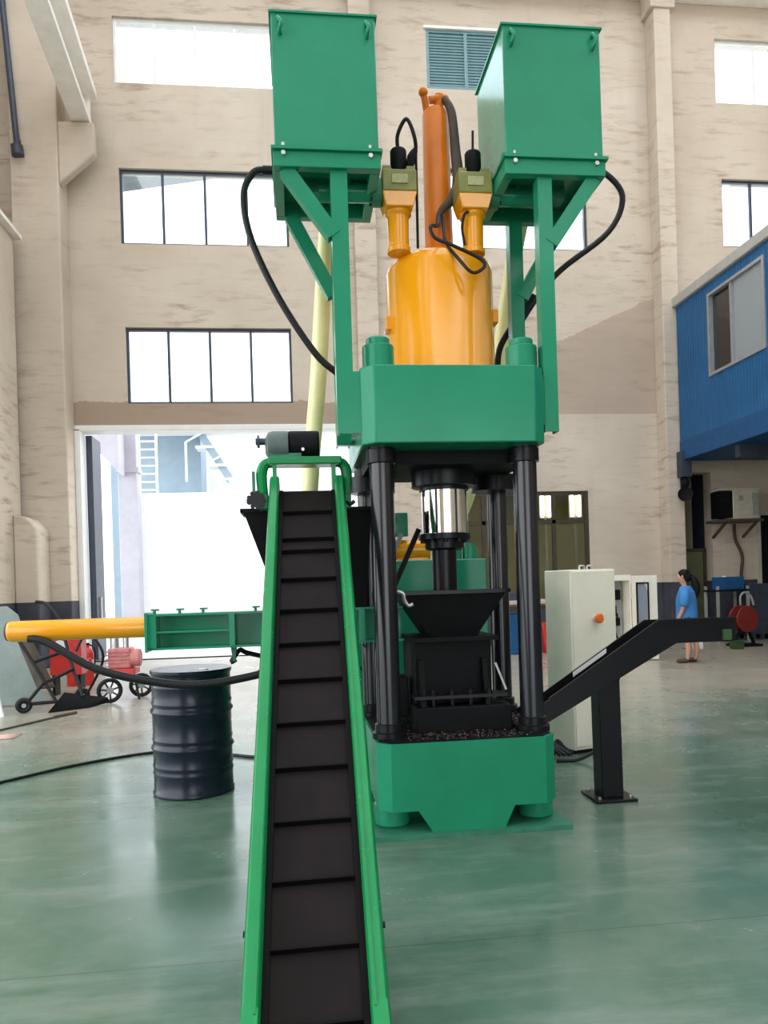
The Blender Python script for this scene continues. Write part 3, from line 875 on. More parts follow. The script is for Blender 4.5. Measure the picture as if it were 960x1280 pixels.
B().beam((.585, 5.3, 1.50), (.74, 5.3, 1.82), .03, .02, up=(0, 1, 0)).build('tie_bar', 'sheet_grey', pr)
# side hoses to the tanks
B().tube([(-.06, 4.95, 4.16), (-.12, 4.95, 4.165), (-.205, 4.95, 4.14), (-.268, 4.95, 3.99), (-.226, 4.95, 3.71), (-.058, 4.95, 3.33), (.16, 4.97, 2.99), (.30, 5.0, 2.87)], .022, n=10).build('tank_hose', 'rubber', pr)
B().cyl((-.14, 4.95, 4.162), (-.05, 4.95, 4.162), .030, n=12).build('hose_fitting', 'black_steel', pr)
B().tube([(1.92, 5.0, 4.22), (2.02, 5.0, 4.26), (2.175, 5.0, 4.245), (2.302, 5.0, 4.085), (2.195, 5.0, 3.84), (1.845, 5.0, 3.57), (1.66, 5.04, 3.36), (1.52, 5.14, 3.13)], .020, n=10).build('tank_hose', 'rubber', pr)
B().tube([(1.70, 5.14, 3.45), (1.60, 5.16, 3.32), (1.47, 5.2, 3.12), (1.44, 5.2, 2.96)], .022, n=10).build('tank_hose', 'rubber', pr)
# metal chips lying on the base
ch = B()
rnd = random.Random(3)
def chip(b, x, y, z, s):
    v = [Vector((rnd.uniform(-s, s), rnd.uniform(-s, s), rnd.uniform(0, s))) + Vector((x, y, z)) for _ in range(4)]
    b._add(v, [(0, 1, 2), (0, 2, 3), (0, 3, 1), (1, 3, 2)])
for _ in range(500):
    x, y = rnd.uniform(.62, 1.38), rnd.uniform(4.36, 4.60) if rnd.random() < .7 else rnd.uniform(4.4, 5.3)
    if .69 < x < 1.31 and y > 4.585:
        x = rnd.uniform(1.31, 1.44)
        y = rnd.uniform(4.66, 5.2)
    if math.hypot(x - 1.412, y - 4.55) < .11 or math.hypot(x - .525, y - 4.55) < .11:
        continue
    chip(ch, x, y, .550, .009)
for _ in range(300):
    chip(ch, rnd.gauss(1.335, .02), rnd.gauss(4.72, .03), .550 + abs(rnd.gauss(0, .03)), .012)
tag(ch.build('metal_chips', 'chips', kind='stuff'), 'reddish metal chips scattered over the top of the green base', 'chips')

# ================================================================== POWER UNIT BEHIND
pu = thing('hydraulic_power_unit', 'green hydraulic power unit box standing behind the press columns', 'power unit', (1.0, 6.4, 0))
B().box(.60, 1.52, 6.0, 7.0, .12, 1.655).build('tank_box', 'green', pu, bevel=.01)
B().box(.40, .60, 6.02, 6.9, .12, 1.20).build('side_box', 'green', pu, bevel=.01)
for x in (.46, 1.46):
    for y in (6.1, 6.9):
        B().box(x - .04, x + .04, y - .04, y + .04, 0, .12).build('foot', 'foot_green', pu)
B().box(.38, .58, 5.94, 6.06, 1.24, 1.28).box(.52, .57, 5.95, 6.05, .9, 1.42).box(.40, .46, 5.96, 6.04, 1.28, 1.36).build('side_bracket', 'green', pu)
B().cyl((.80, 6.25, 1.75), (1.10, 6.25, 1.75), .085, n=24).box(.82, 1.08, 6.18, 6.32, 1.652, 1.68).build('motor', 'yellow', pu)
B().cyl((.72, 6.25, 1.80), (.80, 6.25, 1.80), .12, n=24).cyl((.86, 6.2, 1.86), (.86, 6.2, 2.05), .06, n=16).build('pump_head', 'foot_green', pu)
B().tube([(.78, 6.15, 2.0), (.70, 6.12, 2.02), (.66, 6.12, 1.9), (.66, 6.15, 1.70)], .035, n=10).build('oil_pipe', 'sheet_grey', pu)
B().tube([(.72, 6.1, 2.55), (.70, 6.1, 2.2), (.66, 6.1, 1.95), (.62, 6.1, 1.7)], .05, n=10).build('delivery_hose', 'rubber', pu)
for x in (1.30, 1.43):
    B().cyl((x, 6.2, 1.65), (x, 6.2, 1.76), .062, n=20).cyl((x, 6.2, 1.76), (x, 6.2, 1.79), .04, n=16).build('filler_neck', 'green', pu)
B().box(1.36, 1.50, 6.5, 6.7, 1.655, 2.05).build('valve_stack', 'foot_green', pu, bevel=.01)
# pale yellow suction hoses from the tanks down to the power unit
def flat_hose(name, label, pts, r):
    o = B().tube(pts, r, n=14).build(name, 'hose_yellow')
    return tag(o, label, 'hose', 'pale yellow suction hoses')
flat_hose('suction_hose', 'pale yellow suction hose hanging down behind the left tank post', [(.29, 5.25, 4.05), (.28, 5.35, 3.9), (.25, 5.6, 3.6), (.20, 5.7, 3.0), (.135, 5.75, 2.4), (.12, 5.85, 1.9), (.30, 6.05, 1.42), (.48, 6.3, 1.215)], .062)
flat_hose('suction_hose', 'pale yellow suction hose curving down behind the right tank post', [(1.66, 5.25, 4.05), (1.68, 5.5, 3.9), (1.68, 5.75, 3.6), (1.62, 5.85, 3.15), (1.50, 5.95, 2.6), (1.39, 6.05, 2.15), (1.31, 6.17, 1.88), (1.30, 6.2, 1.80)], [.06, .06, .062, .062, .062, .058, .035, .03])

# ================================================================== HORIZONTAL PUSHER
hp = thing('feed_pusher', 'horizontal green feed box with long yellow cylinder reaching left from the press', 'pusher', (-.3, 5.15, 0))
B().lathe((-1.86, 5.15, 1.236), [(.058, 0), (.066, .01), (.068, .02), (.068, .86), (.060, .885), (.060, .90)], axis=(1, 0, 0), n=32).build('yellow_cylinder', 'yellow', hp)
B().lathe((-1.872, 5.15, 1.236), [(.055, 0), (.060, .006), (.058, .014)], axis=(1, 0, 0), n=24).build('end_cap', 'rust_brown', hp)
fb = B()
fb.box(-.97, .70, 5.06, 5.26, 1.085, 1.10).box(-.97, .70, 5.06, 5.26, 1.305, 1.32).box(-.97, .70, 5.19, 5.26, 1.10, 1.305)
for x0, x1 in ((-.97, -.915), (-.45, -.415), (-.02, .015), (.40, .44)):
    fb.box(x0, x1, 5.04, 5.19, 1.10, 1.305)
fb.box(-.915, -.45, 5.055, 5.19, 1.195, 1.207)
fb.build('feed_box', 'green', hp)
B().box(-.985, -.965, 5.02, 5.28, 1.075, 1.33).build('end_flange', 'green', hp, bevel=.003)
for x in (-.93, -.77, -.62, -.28, .1):
    B().cyl((x, 5.09, 1.32), (x, 5.09, 1.345), .010, n=8).box(x - .02, x + .03, 5.08, 5.10, 1.34, 1.352).build('clamp_screw', 'foot_green', hp)
for x in (-.43, -.005):
    B().prism([(x - .02, 1.085), (x + .02, 1.085), (x + .006, .99), (x - .006, .99)], 'Y', 5.10, 5.14).build('hose_hook', 'foot_green', hp)
B().box(.05, .12, 5.09, 5.23, .02, 1.085).box(-.03, .20, 5.02, 5.30, 0, .02).build('support_leg', 'green', hp)
B().tube([(-.42, 5.14, 1.0), (-.45, 5.14, .985), (-.395, 5.14, 1.06), (-.35, 5.16, 1.04), (-.2, 5.2, 1.0), (.0, 5.2, .99), (.2, 5.25, 1.02), (.4, 5.4, 1.05)], .016, n=8).build('drain_hose', 'rubber', hp)
B().tube([(-1.72, 5.10, 1.19), (-1.60, 5.08, 1.16), (-1.30, 5.05, .985), (-.96, 5.05, .887), (-.65, 5.05, .853), (-.28, 5.05, .90), (.1, 5.05, 1.0), (.35, 5.15, 1.08)], .026, n=12).build('pressure_hose', 'rubber', hp)
# black collecting hopper above the feed box
ph = thing('receiving_hopper', 'black steel receiving hopper behind the head of the conveyor', 'hopper', (.1, 5.2, 1.32))
frustum(B(), -.335, .50, 4.95, 5.255, 1.975, -.11, .45, 5.06, 5.25, 1.32).build('hopper_body', 'black_matt', ph)
hr = B()
for a in ((-.345, .505, 4.935, 4.95), (-.345, .505, 5.255, 5.265)):
    hr.box(a[0], a[1], a[2], a[3], 1.955, 1.98)
hr.box(-.35, -.335, 4.935, 5.265, 1.955, 1.98).box(.50, .512, 4.935, 5.265, 1.955, 1.98).build('rim', 'black_matt', ph)

# ================================================================== CONVEYOR
cv = thing('belt_conveyor', 'green inclined belt conveyor with dark cleated belt running down to the front', 'conveyor', (.04, 3.6, 0))
o_ = Vector((.017, 2.405, .10))
d_ = Vector((.0203, .7717, .6357)).normalized()
a_ = d_.cross(Vector((0, 0, 1))).normalized()
n_ = a_.cross(d_)
CM = Matrix.Translation(o_) @ Matrix((a_, d_, n_)).transposed().to_4x4()
def loc(x, s, h):
    return CM @ Vector((x, s, h))
class CB(B):
    def build(s, *a, **k):
        s.transform(CM)
        return super().build(*a, **k)
def rail_prof(sx):
    # outer web, top flange and inner lip of a folded channel
    q = [(.172, -.10), (.172, .058), (.180, .075), (.222, .075), (.232, .055), (.232, -.10)]
    return [(sx * u, v) for u, v in q]
for sx in (-1, 1):
    r = B()
    pts = rail_prof(sx)
    r.hexa([(u, -.06, v) for u, v in pts], [(u, 3.16, v) for u, v in pts])
    rl = CB(); rl.bm.free(); rl.bm = r.bm
    rail = rl.build('side_rail', 'conveyor_green', cv, bevel=.004)
    CB().box(min(sx * .183, sx * .190), max(sx * .183, sx * .190), 0, 3.14, .0745, .082).build('edge_strip', 'conveyor_green', rail)
    # flared lower skirt, outside the belt
    fo = .30 if sx < 0 else .235
    k = CB().hexa([(sx * .178, -.50, -.02), (sx * fo, -.50, -.02), (sx * .2335, .02, -.10), (sx * .176, .02, -.10)],
                  [(sx * .178, -.50, .13), (sx * fo, -.50, .13), (sx * .224, .02, .076), (sx * .176, .02, .076)])
    k.build('tail_skirt', 'conveyor_green', rail)
    CB().cyl((sx * .232, 1.55, -.02), (sx * .245, 1.55, -.02), .012, n=8).build('bolt', 'black_steel', rail)
    CB().cyl((sx * .232, .30, -.02), (sx * .245, .30, -.02), .012, n=8).build('bolt', 'black_steel', rail)
belt = CB()
prof = [(-.30, -.0), (3.10, -.0)]
belt.box(-.170, .170, -.30, 3.08, -.02, 0)
belt.cyl((-.170, 3.08, -.065), (.170, 3.08, -.065), .065, n=24)
belt.box(-.170, .170, -.30, 3.08, -.13, -.115)
belt.build('belt', 'belt', cv)
for sx in (-1, 1):
    CB().box(sx * .16 - .011, sx * .16 + .011, -.3, 3.08, 0, .018).build('belt_edge', 'cleat', cv)
cleat = None
for s in (2.838, 2.565, 2.451, 2.199, 1.945, 1.698, 1.458, 1.2, .962, .709, .464, .221, -.02, -.26):
    if cleat is None:
        cleat = CB().hexa([(-.148, s - .010, 0), (.148, s - .004, 0), (.148, s + .012, 0), (-.148, s + .006, 0)],
                          [(-.148, s - .006, .026), (.148, s, .026), (.148, s + .008, .026), (-.148, s + .002, .026)]).build('cleat', 'cleat', cv)
        s0 = s
    else:
        dup_part(cleat, tuple(d_ * (s - s0)))
CB().cyl((-.24, 3.08, -.065), (.24, 3.08, -.065), .025, n=16).build('head_shaft', 'black_steel', cv)
# legs under the frame
for x in (-.20, .20):
    for s in (1.1, 2.7):
        p = loc(x, s, -.10)
        l = B().box(p.x - .03, p.x + .03, p.y - .03, p.y + .03, .012, p.z + .02)
        l.box(p.x - .07, p.x + .07, p.y - .07, p.y + .07, 0, .012)
        l.build('leg', 'conveyor_green', cv)
pl_, pr_ = loc(-.2, 2.7, -.1), loc(.2, 2.7, -.1)
B().box(pl_.x, pr_.x, pl_.y - .02, pl_.y + .02, .55, .60).build('cross_bar', 'conveyor_green', cv)
# head: yoke over the belt with the motor on top
yk = B()
Y0 = 4.82
yk.box(-.16, .30, Y0 - .05, Y0 + .12, 2.235, 2.285)
yk.build('yoke_beam', 'conveyor_green', cv, bevel=.008)
for sx, xa in ((-1, -.195), (1, .325)):
    B().tube([(xa - sx * .06, Y0 + .03, 2.262), (xa - sx * .015, Y0 + .03, 2.245), (xa + sx * .008, Y0 + .03, 2.19), (xa + sx * .004, Y0 + .03, 2.08), (xa - sx * .012, Y0 + .03, 1.99)], [.03, .034, .036, .034, .028], n=10).build('yoke_arm', 'conveyor_green', cv)
    B().box(xa - sx * .075 - .012, xa - sx * .075 + .012, Y0 - .04, Y0 + .08, 2.02, 2.245).build('upright', 'conveyor_green', cv)
    B().box(xa - .03, xa + .03, Y0 - .03, Y0 + .08, 1.96, 2.05).build('bearing', 'foot_green', cv, bevel=.006)
mo = B().cyl((-.03, Y0 + .05, 2.375), (.165, Y0 + .05, 2.375), .085, n=28).build('motor', 'black_matt', cv, bevel=.012)
fins = B()
for k in range(12):
    an = k * math.pi / 6
    fins.box(-.02, .12, -.006, .006, .08, .093).transform(Matrix.Identity(4))
fins.bm.free()
B().lathe((-.175, Y0 + .05, 2.365), [(.05, 0), (.085, .02), (.095, .05), (.095, .145)], axis=(1, 0, 0), n=24).build('gearbox', 'gear_grey', cv)
B().box(-.15, .05, Y0 - .02, Y0 + .12, 2.283, 2.31).build('motor_foot', 'foot_green', cv)
B().cyl((-.235, Y0 + .05, 2.395), (-.17, Y0 + .05, 2.395), .022, n=14).cyl((-.225, Y0 + .05, 2.395), (-.21, Y0 + .05, 2.395), .04, n=6).build('output_shaft', 'dark_frame', cv)
B().cyl((.06, Y0 - .036, 2.33), (.06, Y0 - .028, 2.33), .010, n=10).build('plug', 'zinc', mo)
sp_ = B().cyl((-.238, Y0 - .05, 2.015), (-.238, Y0 - .03, 2.015), .045, n=20)
for k in range(9):
    an = 2 * math.pi * k / 9
    sp_.cyl((-.238 + .046 * math.cos(an), Y0 - .048, 2.015 + .046 * math.sin(an)), (-.238 + .046 * math.cos(an), Y0 - .032, 2.015 + .046 * math.sin(an)), .014, n=8)
sp_.build('sprocket', 'black_steel', cv)
B().cyl((-.30, Y0 + .02, 2.015), (-.18, Y0 + .02, 2.015), .016, n=12).build('take_up_screw', 'black_steel', cv)
B().box(-.262, -.245, Y0 + .0, Y0 + .05, 2.03, 2.20).build('chain_guard', 'foot_green', cv)
B().tube([(.325, Y0 - .02, 2.0), (.345, Y0 - .03, 1.98), (.375, Y0 - .03, 2.0)], .012, n=8).build('lever', 'black_steel', cv)

# ================================================================== DRUM
dr = thing('oil_drum', 'dark navy steel oil drum with a reflection coloured into its lid, standing left of the conveyor', 'drum', (-.797, 5.72, 0))
prof = [(.275, 0), (.290, .006), (.292, .02), (.284, .03), (.283, .10)]
z = .03
def ring(zc, w=.022, h=.013):
    return [(.283, zc - w), (.283 + h, zc - w * .3), (.283 + h, zc + w * .3), (.283, zc + w)]
for zc, h in ((.16, .004), (.21, .004), (.34, .013), (.40, .005), (.60, .013), (.66, .005), (.78, .005)):
    prof += ring(zc, .016 if h < .01 else .022, h)
prof += [(.283, .855), (.285, .865), (.293, .872), (.293, .884), (.284, .888)]
B().lathe((-.797, 5.72, 0), prof, n=56).build('barrel', 'drum_blue', dr, angle=60)
B().cyl((-.797, 5.72, .886), (-.797, 5.72, .8885), .276, n=48).build('lid', 'lid_reflection', dr)
B().lathe((-.797, 5.72, .884), [(.276, 0), (.293, 0), (.293, .014), (.277, .014)], n=56).build('rim', 'drum_blue', dr)
B().cyl((-.69, 5.60, .888), (-.69, 5.60, .902), .035, n=20).build('bung', 'zinc', dr)

# ================================================================== DISCHARGE CHUTE
dc = thing('discharge_chute', 'black steel discharge chute rising from the press to the right on one post', 'chute', (2.02, 4.88, 0))
ya, yb = 4.78, 5.0
def side(y0, y1):
    b = B()
    b.prism([(1.33, .44), (1.60, .545), (2.48, 1.02), (2.90, 1.02), (2.90, 1.17), (2.36, 1.17), (1.60, .685), (1.33, .55)], 'Y', y0, y1)
    return b
side(ya, ya + .012).build('side_plate', 'black_steel', dc)
side(yb - .012, yb).build('side_plate', 'black_steel', dc)
B().hexa([(1.33, ya + .012, .45), (2.47, ya + .012, 1.035), (2.47, yb - .012, 1.035), (1.33, yb - .012, .45)],
         [(1.33, ya + .012, .465), (2.465, ya + .012, 1.05), (2.465, yb - .012, 1.05), (1.33, yb - .012, .465)]).box(2.465, 2.90, ya + .012, yb - .012, 1.035, 1.05).build('trough_floor', 'black_steel', dc)
B().beam((1.60, ya - .008, .69), (2.36, ya - .008, 1.172), .02, .012, up=(0, 1, 0)).beam((2.36, ya - .008, 1.17), (2.90, ya - .008, 1.17), .02, .012, up=(0, 1, 0)).build('front_lip', 'black_steel', dc)
B().hexa([(1.95, 4.80, .02), (2.095, 4.80, .02), (2.095, 4.95, .02), (1.95, 4.95, .02)], [(1.945, 4.80, .74), (2.09, 4.80, .80), (2.09, 4.95, .80), (1.945, 4.95, .74)]).build('post', 'black_steel', dc, bevel=.006)
B().box(1.885, 2.165, 4.74, 5.02, 0, .02).build('foot_plate', 'black_steel', dc, bevel=.003)
for x in (1.92, 2.13):
    for y in (4.78, 4.98):
        B().cyl((x, y, .02), (x, y, .035), .012, n=8).build('bolt', 'zinc', dc)
B().prism([(2.09, .70), (2.13, .83), (2.09, .80)], 'Y', 4.86, 4.88).build('gusset', 'black_steel', dc)
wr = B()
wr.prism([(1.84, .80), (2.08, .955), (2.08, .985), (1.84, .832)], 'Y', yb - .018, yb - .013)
wr.build('shine_strip', 'white_paint', dc)  # thin white strip put in as the shine inside the trough
B().box(2.80, 2.86, 4.76, 4.78, 1.03, 1.10).build('end_tab', 'box_green', dc)

# ================================================================== CONTROL CABINETS
def yawed(root_loc, ang):
    return Matrix.Translation(root_loc) @ Matrix.Rotation(R(ang), 4, 'Z')
c0 = Vector((2.262, 6.13, 0))
cc = thing('control_cabinet', 'tall cream control cabinet with an orange stop button beside the press', 'cabinet', c0)
CMx = yawed(c0, 17)
def cbuild(b, name, m, parent, **k):
    return b.transform(CMx).build(name, m, parent, **k)
cbuild(B().box(0, .47, 0, .36, .03, 1.545), 'body', 'cream', cc, bevel=.008)
cbuild(B().box(.02, .45, .02, .34, 0, .03), 'plinth', 'black_matt', cc)
cbuild(B().box(.012, .458, -.012, 0, .06, 1.53), 'front_panel', 'cream', cc, bevel=.004)
cbuild(B().cyl((.245, -.012, 1.13), (.245, -.03, 1.13), .030, n=20), 'button_collar', 'cream', cc)
cbuild(B().lathe((.245, -.03, 1.13), [(.020, 0), (.020, .015), (.040, .02), (.042, .035), (.030, .045), (0, .047)], axis=(0, -1, 0), n=24), 'stop_button', 'estop', cc)
for x in (.18, .26):
    cbuild(B().tube([(x, .1, 1.545), (x, .1, 1.575), (x + .05, .1, 1.575), (x + .05, .1, 1.545)], .008, n=8, sub=2), 'lifting_eye', 'zinc', cc)
f0 = Vector((5.20, 12.75, 0))
fc = thing('open_cabinet', 'cream electrical cabinet with its glazed door swung open near the walking person', 'cabinet', f0)
CMx = yawed(f0, 3)
cbuild(B().box(0, .02, 0, .38, .0, 1.52).box(.60, .62, 0, .38, 0, 1.52).box(.02, .60, 0, .38, 1.42, 1.52).box(.02, .60, 0, .38, 0, .06).box(.02, .60, .36, .38, .06, 1.42), 'body', 'cream', fc)
cbuild(B().box(.04, .58, .27, .29, .1, 1.40), 'mounting_panel', 'panel_grey', fc)
for (x0, x1, z0, z1) in ((.28, .52, 1.08, 1.26), (.34, .44, .80, .98), (.38, .50, .62, .76), (.30, .36, .55, .9)):
    cbuild(B().box(x0, x1, .19, .27, z0, z1), 'contactor', 'black_matt', fc, bevel=.008)
cbuild(B().tube([(.40, .23, 1.08), (.36, .22, .95), (.46, .22, .8), (.40, .22, .6), (.48, .22, .3)], .015, n=6), 'wiring', 'black_matt', fc)
dd = cbuild(wall_panel(B(), .63, 1.10, .02, 1.50, -.03, 0, [(.72, .92, .62, 1.36)], 'X'), 'door', 'cream', fc)
cbuild(wall_panel(B(), .70, .94, .60, 1.38, -.045, -.03, [(.725, .915, .62, 1.355)], 'X'), 'window_seal', 'black_matt', dd)
cbuild(B().prism([(.72, .62), (.92, .62), (.92, 1.24), (.90, 1.31), (.86, 1.355), (.72, 1.36)], 'Y', -.02, -.012), 'door_window', 'glass_frost', dd)
cbuild(B().prism([(.86, 1.36), (.922, 1.362), (.922, 1.23), (.90, 1.31)], 'Y', -.028, -.006), 'corner_fill', 'cream', dd)
cbuild(B().cyl((.62, -.02, .3), (.62, -.02, .4), .012, n=8).cyl((.62, -.02, 1.1), (.62, -.02, 1.2), .012, n=8), 'hinge', 'zinc', fc)
# cables at the cabinet foot
cbn = B()
for k in range(6):
    cbn.tube([(1.78 + k * .055, 6.02 + .03 * (k % 3), .02), (1.86 + k * .05, 6.04 + .02 * k, .10 + .02 * (k % 2)), (1.98 + k * .035, 6.08, .12 - .01 * k), (2.10 + k * .02, 6.02, .025 + .012 * (k % 2))], .018, n=8)
tag(cbn.build('cable_bundle', 'rubber'), 'bunch of black cables on the floor at the cabinet foot', 'cable')
tag(B().tube([(2.02, 5.9, .015), (2.2, 5.88, .02), (2.36, 5.9, .10), (2.46, 5.96, .26), (2.50, 6.04, .42), (2.505, 6.14, .52)], .014, n=8).build('supply_cable', 'rubber'), 'single dark cable sweeping up from the floor to the tall cream cabinet', 'cable')
tag(B().tube([(-2.75, 5.8, .012), (-2.36, 6.25, .012), (-1.89, 6.76, .012), (-1.34, 7.09, .012), (-.95, 7.0, .012), (-.62, 6.81, .012), (-.38, 6.65, .012), (.3, 6.3, .012)], .013, n=8).build('floor_cable', 'rubber'), 'black cable lying across the floor behind the oil drum', 'cable')

# ================================================================== HAND TRUCKS AND ODDS AT THE LEFT
def tubepart(root, name, pts, r=.022, m='black_steel', sub=6):
    return B().tube(pts, r, n=10, sub=sub).build(name, m, root)
ht = thing('hand_truck', 'black tubular hand truck leaning back under the yellow cylinder', 'hand truck', (-3.0, 10.25, 0))
tubepart(ht, 'side_tube', [(-3.46, 10.55, 1.385), (-3.36, 10.55, 1.37), (-3.25, 10.5, 1.30), (-3.12, 10.45, 1.10), (-2.98, 10.35, .62), (-2.80, 10.2, .15)])
tubepart(ht, 'side_tube', [(-3.70, 10.15, 1.05), (-3.60, 10.12, .98), (-3.50, 10.1, .86), (-3.30, 10.07, .52), (-3.06, 10.02, .10)])
tubepart(ht, 'cross_bar', [(-3.36, 10.1, .62), (-3.25, 10.2, .66), (-3.08, 10.42, .72)])
tubepart(ht, 'cross_bar', [(-3.22, 10.05, .36), (-3.08, 10.15, .42), (-2.93, 10.3, .50)])
tubepart(ht, 'axle_stay', [(-3.40, 9.98, .14), (-3.22, 10.02, .36)], sub=1)
tubepart(ht, 'axle_stay', [(-3.40, 9.98, .11), (-3.06, 10.02, .12)], sub=1)
tubepart(ht, 'axle_stay', [(-2.84, 10.6, .14), (-2.60, 10.5, .62), (-2.80, 10.55, .95), (-2.92, 10.4, .72)], r=.018)
B().hexa([(-3.12, 9.86, .004), (-2.70, 10.16, .004), (-2.52, 10.36, .03), (-3.0, 10.12, .10)], [(-3.12, 9.86, .016), (-2.70, 10.16, .016), (-2.52, 10.36, .10), (-3.0, 10.12, .22)]).build('toe_plate', 'black_matt', ht)
def wheel(root, c, r, w, ax, spokes=0, name='wheel'):
    o = B()
    a = Vector(ax).normalized()
    u = a.orthogonal().normalized()
    v = a.cross(u)
    ringp = [Vector(c) + (u * math.cos(2 * math.pi * k / 20) + v * math.sin(2 * math.pi * k / 20)) * (r - w) for k in range(20)]
    o.tube(ringp, w, n=10, sub=1, closed=True)
    wh = o.build(name, 'rubber', root)
    B().cyl(Vector(c) - a * w, Vector(c) + a * w, r * .28, n=16).build('hub', 'steel_grey', wh)
    if spokes:
        for k in range(spokes):
            an = 2 * math.pi * k / spokes
            e_ = Vector(c) + (u * math.cos(an) + v * math.sin(an)) * (r - w)
            B().cyl(c, e_, w * .4, n=8).build('spoke', 'black_steel', wh)
    else:
        B().cyl(Vector(c) - a * w * .5, Vector(c) + a * w * .5, r - w, n=20).build('disc', 'black_matt', wh)
    return wh
wheel(ht, (-3.44, 9.95, .10), .10, .032, (.35, -1, 0))
wheel(ht, (-2.95, 10.75, .10), .10, .032, (.35, -1, 0))
rp = thing('engine_pump', 'red engine pump cart with a large spoked wheel left of the doorway', 'pump', (-2.45, 10.7, 0))
wheel(rp, (-2.53, 10.5, .17), .17, .028, (.45, -1, 0), spokes=7)
wheel(rp, (-2.22, 11.0, .17), .17, .028, (.45, -1, 0), spokes=7)
B().box(-2.62, -2.22, 10.62, 10.95, .36, .44).build('chassis', 'red', rp, bevel=.01)
B().box(-2.58, -2.28, 10.64, 10.92, .44, .72).cyl((-2.30, 10.75, .58), (-2.16, 10.75, .58), .12, n=18).build('engine', 'pump_red', rp, bevel=.02)
B().cyl((-2.50, 10.72, .72), (-2.50, 10.72, .86), .06, n=14).cyl((-2.36, 10.76, .72), (-2.36, 10.76, .92), .04, n=14).build('air_filter', 'zinc', rp)
for k in range(5):
    B().box(-2.60, -2.30, 10.622, 10.64, .47 + k * .05, .485 + k * .05).build('cooling_fin', 'pump_red', rp)
tubepart(rp, 'handle', [(-2.62, 10.7, .40), (-2.78, 10.66, .42), (-2.80, 10.6, .60)], m='red')
tubepart(rp, 'prop_leg', [(-2.24, 10.66, .36), (-2.17, 10.6, .02)], sub=1, r=.016)
for x, y, lab in ((-3.62, 12.7, 'red fire extinguisher against the wall, nearer the corner column'), (-3.40, 12.75, 'red fire extinguisher against the wall, nearer the big doorway')):
    ex = thing('fire_extinguisher', lab, 'extinguisher', (x, y, 0), 'red fire extinguishers')
    B().lathe((x, y, 0), [(.085, 0), (.095, .02), (.095, .50), (.075, .57), (.03, .61), (.03, .64)], n=24).build('cylinder', 'red', ex)
    B().box(x - .05, x + .03, y - .015, y + .015, .64, .68).build('valve_handle', 'black_matt', ex)
    B().tube([(x + .03, y, .65), (x + .12, y - .03, .58), (x + .115, y - .04, .30)], .014, n=8).build('hose', 'rubber', ex)
    B().lathe((x, y, .25), [(.096, 0), (.0965, .005), (.0965, .16), (.096, .165)], n=24).build('band', 'white_paint', ex)
rbx = thing('red_cupboard', 'red equipment box standing on legs behind the hand truck', 'box', (-3.30, 11.6, 0))
B().box(-3.60, -3.16, 11.5, 11.8, .30, .92).build('body', 'red', rbx, bevel=.01)
for x in (-3.56, -3.20):
    B().box(x - .02, x + .02, 11.53, 11.77, 0, .30).build('leg', 'black_matt', rbx)
B().cyl((-3.45, 11.47, .72), (-3.45, 11.5, .72), .09, n=20).build('dial', 'white_paint', rbx)
sg = B()
prof = [(-4.35, 1.32), (-3.86, 1.34), (-3.72, 1.22), (-3.64, .95), (-3.48, .30), (-3.36, .02)]
sg.hexa([(x, 10.62, zz) for x, zz in prof] + [(-4.35, 10.62, .02)], [(x, 10.65, zz) for x, zz in prof] + [(-4.35, 10.65, .02)])
tag(sg.build('steel_sheet', 'sheet_grey'), 'grey green curved steel sheet standing at the left edge', 'sheet')
sk = B().hexa([(-3.66, 10.32, .96), (-3.54, 10.32, .96), (-3.22, 10.2, .28), (-3.36, 10.2, .26)], [(-3.66, 10.42, .97), (-3.50, 10.42, .97), (-3.16, 10.34, .26), (-3.36, 10.34, .25)])
tag(sk.build('tarpaulin', 'rust_brown', bevel=.02), 'dark brown folded tarpaulin hanging on the hand truck', 'tarpaulin')
wp = B().hexa([(-4.1, 9.6, 0), (-3.62, 9.75, 0), (-3.62, 9.80, 0), (-4.1, 9.65, 0)], [(-4.1, 9.9, .62), (-3.80, 10.0, .42), (-3.80, 10.04, .42), (-4.1, 9.94, .62)])
tag(wp.build('white_board', 'white_paint'), 'white slanted board edge at the lower left of the hand truck', 'board')
tag(B().cyl((-3.35, 8.55, .012), (-2.92, 9.45, .012), .012, n=8).cyl((-2.92, 9.45, .012), (-2.75, 9.72, .012), .022, n=10).build('rod', 'rust_brown'), 'thin rusty rod with a paler tip lying on the floor at the left', 'rod')
rg2 = B()
rr_ = random.Random(5)
vs = [[(-3.35 + i * .10, 8.20 + j * .09, .008 + .03 * rr_.random() * (0 < i < 4 and 0 < j < 3)) for i in range(5)] for j in range(4)]
for j in range(3):
    for i in range(4):
        rg2._add([vs[j][i], vs[j][i + 1], vs[j + 1][i + 1], vs[j + 1][i]], [(0, 1, 2, 3)])
bmesh.ops.remove_doubles(rg2.bm, verts=rg2.bm.verts, dist=1e-5)
rgo = rg2.build('rag', 'rag')
so = rgo.modifiers.new('solidify', 'SOLIDIFY')
so.thickness = .006
tag(rgo, 'pinkish rag crumpled on the floor at the left edge', 'rag')

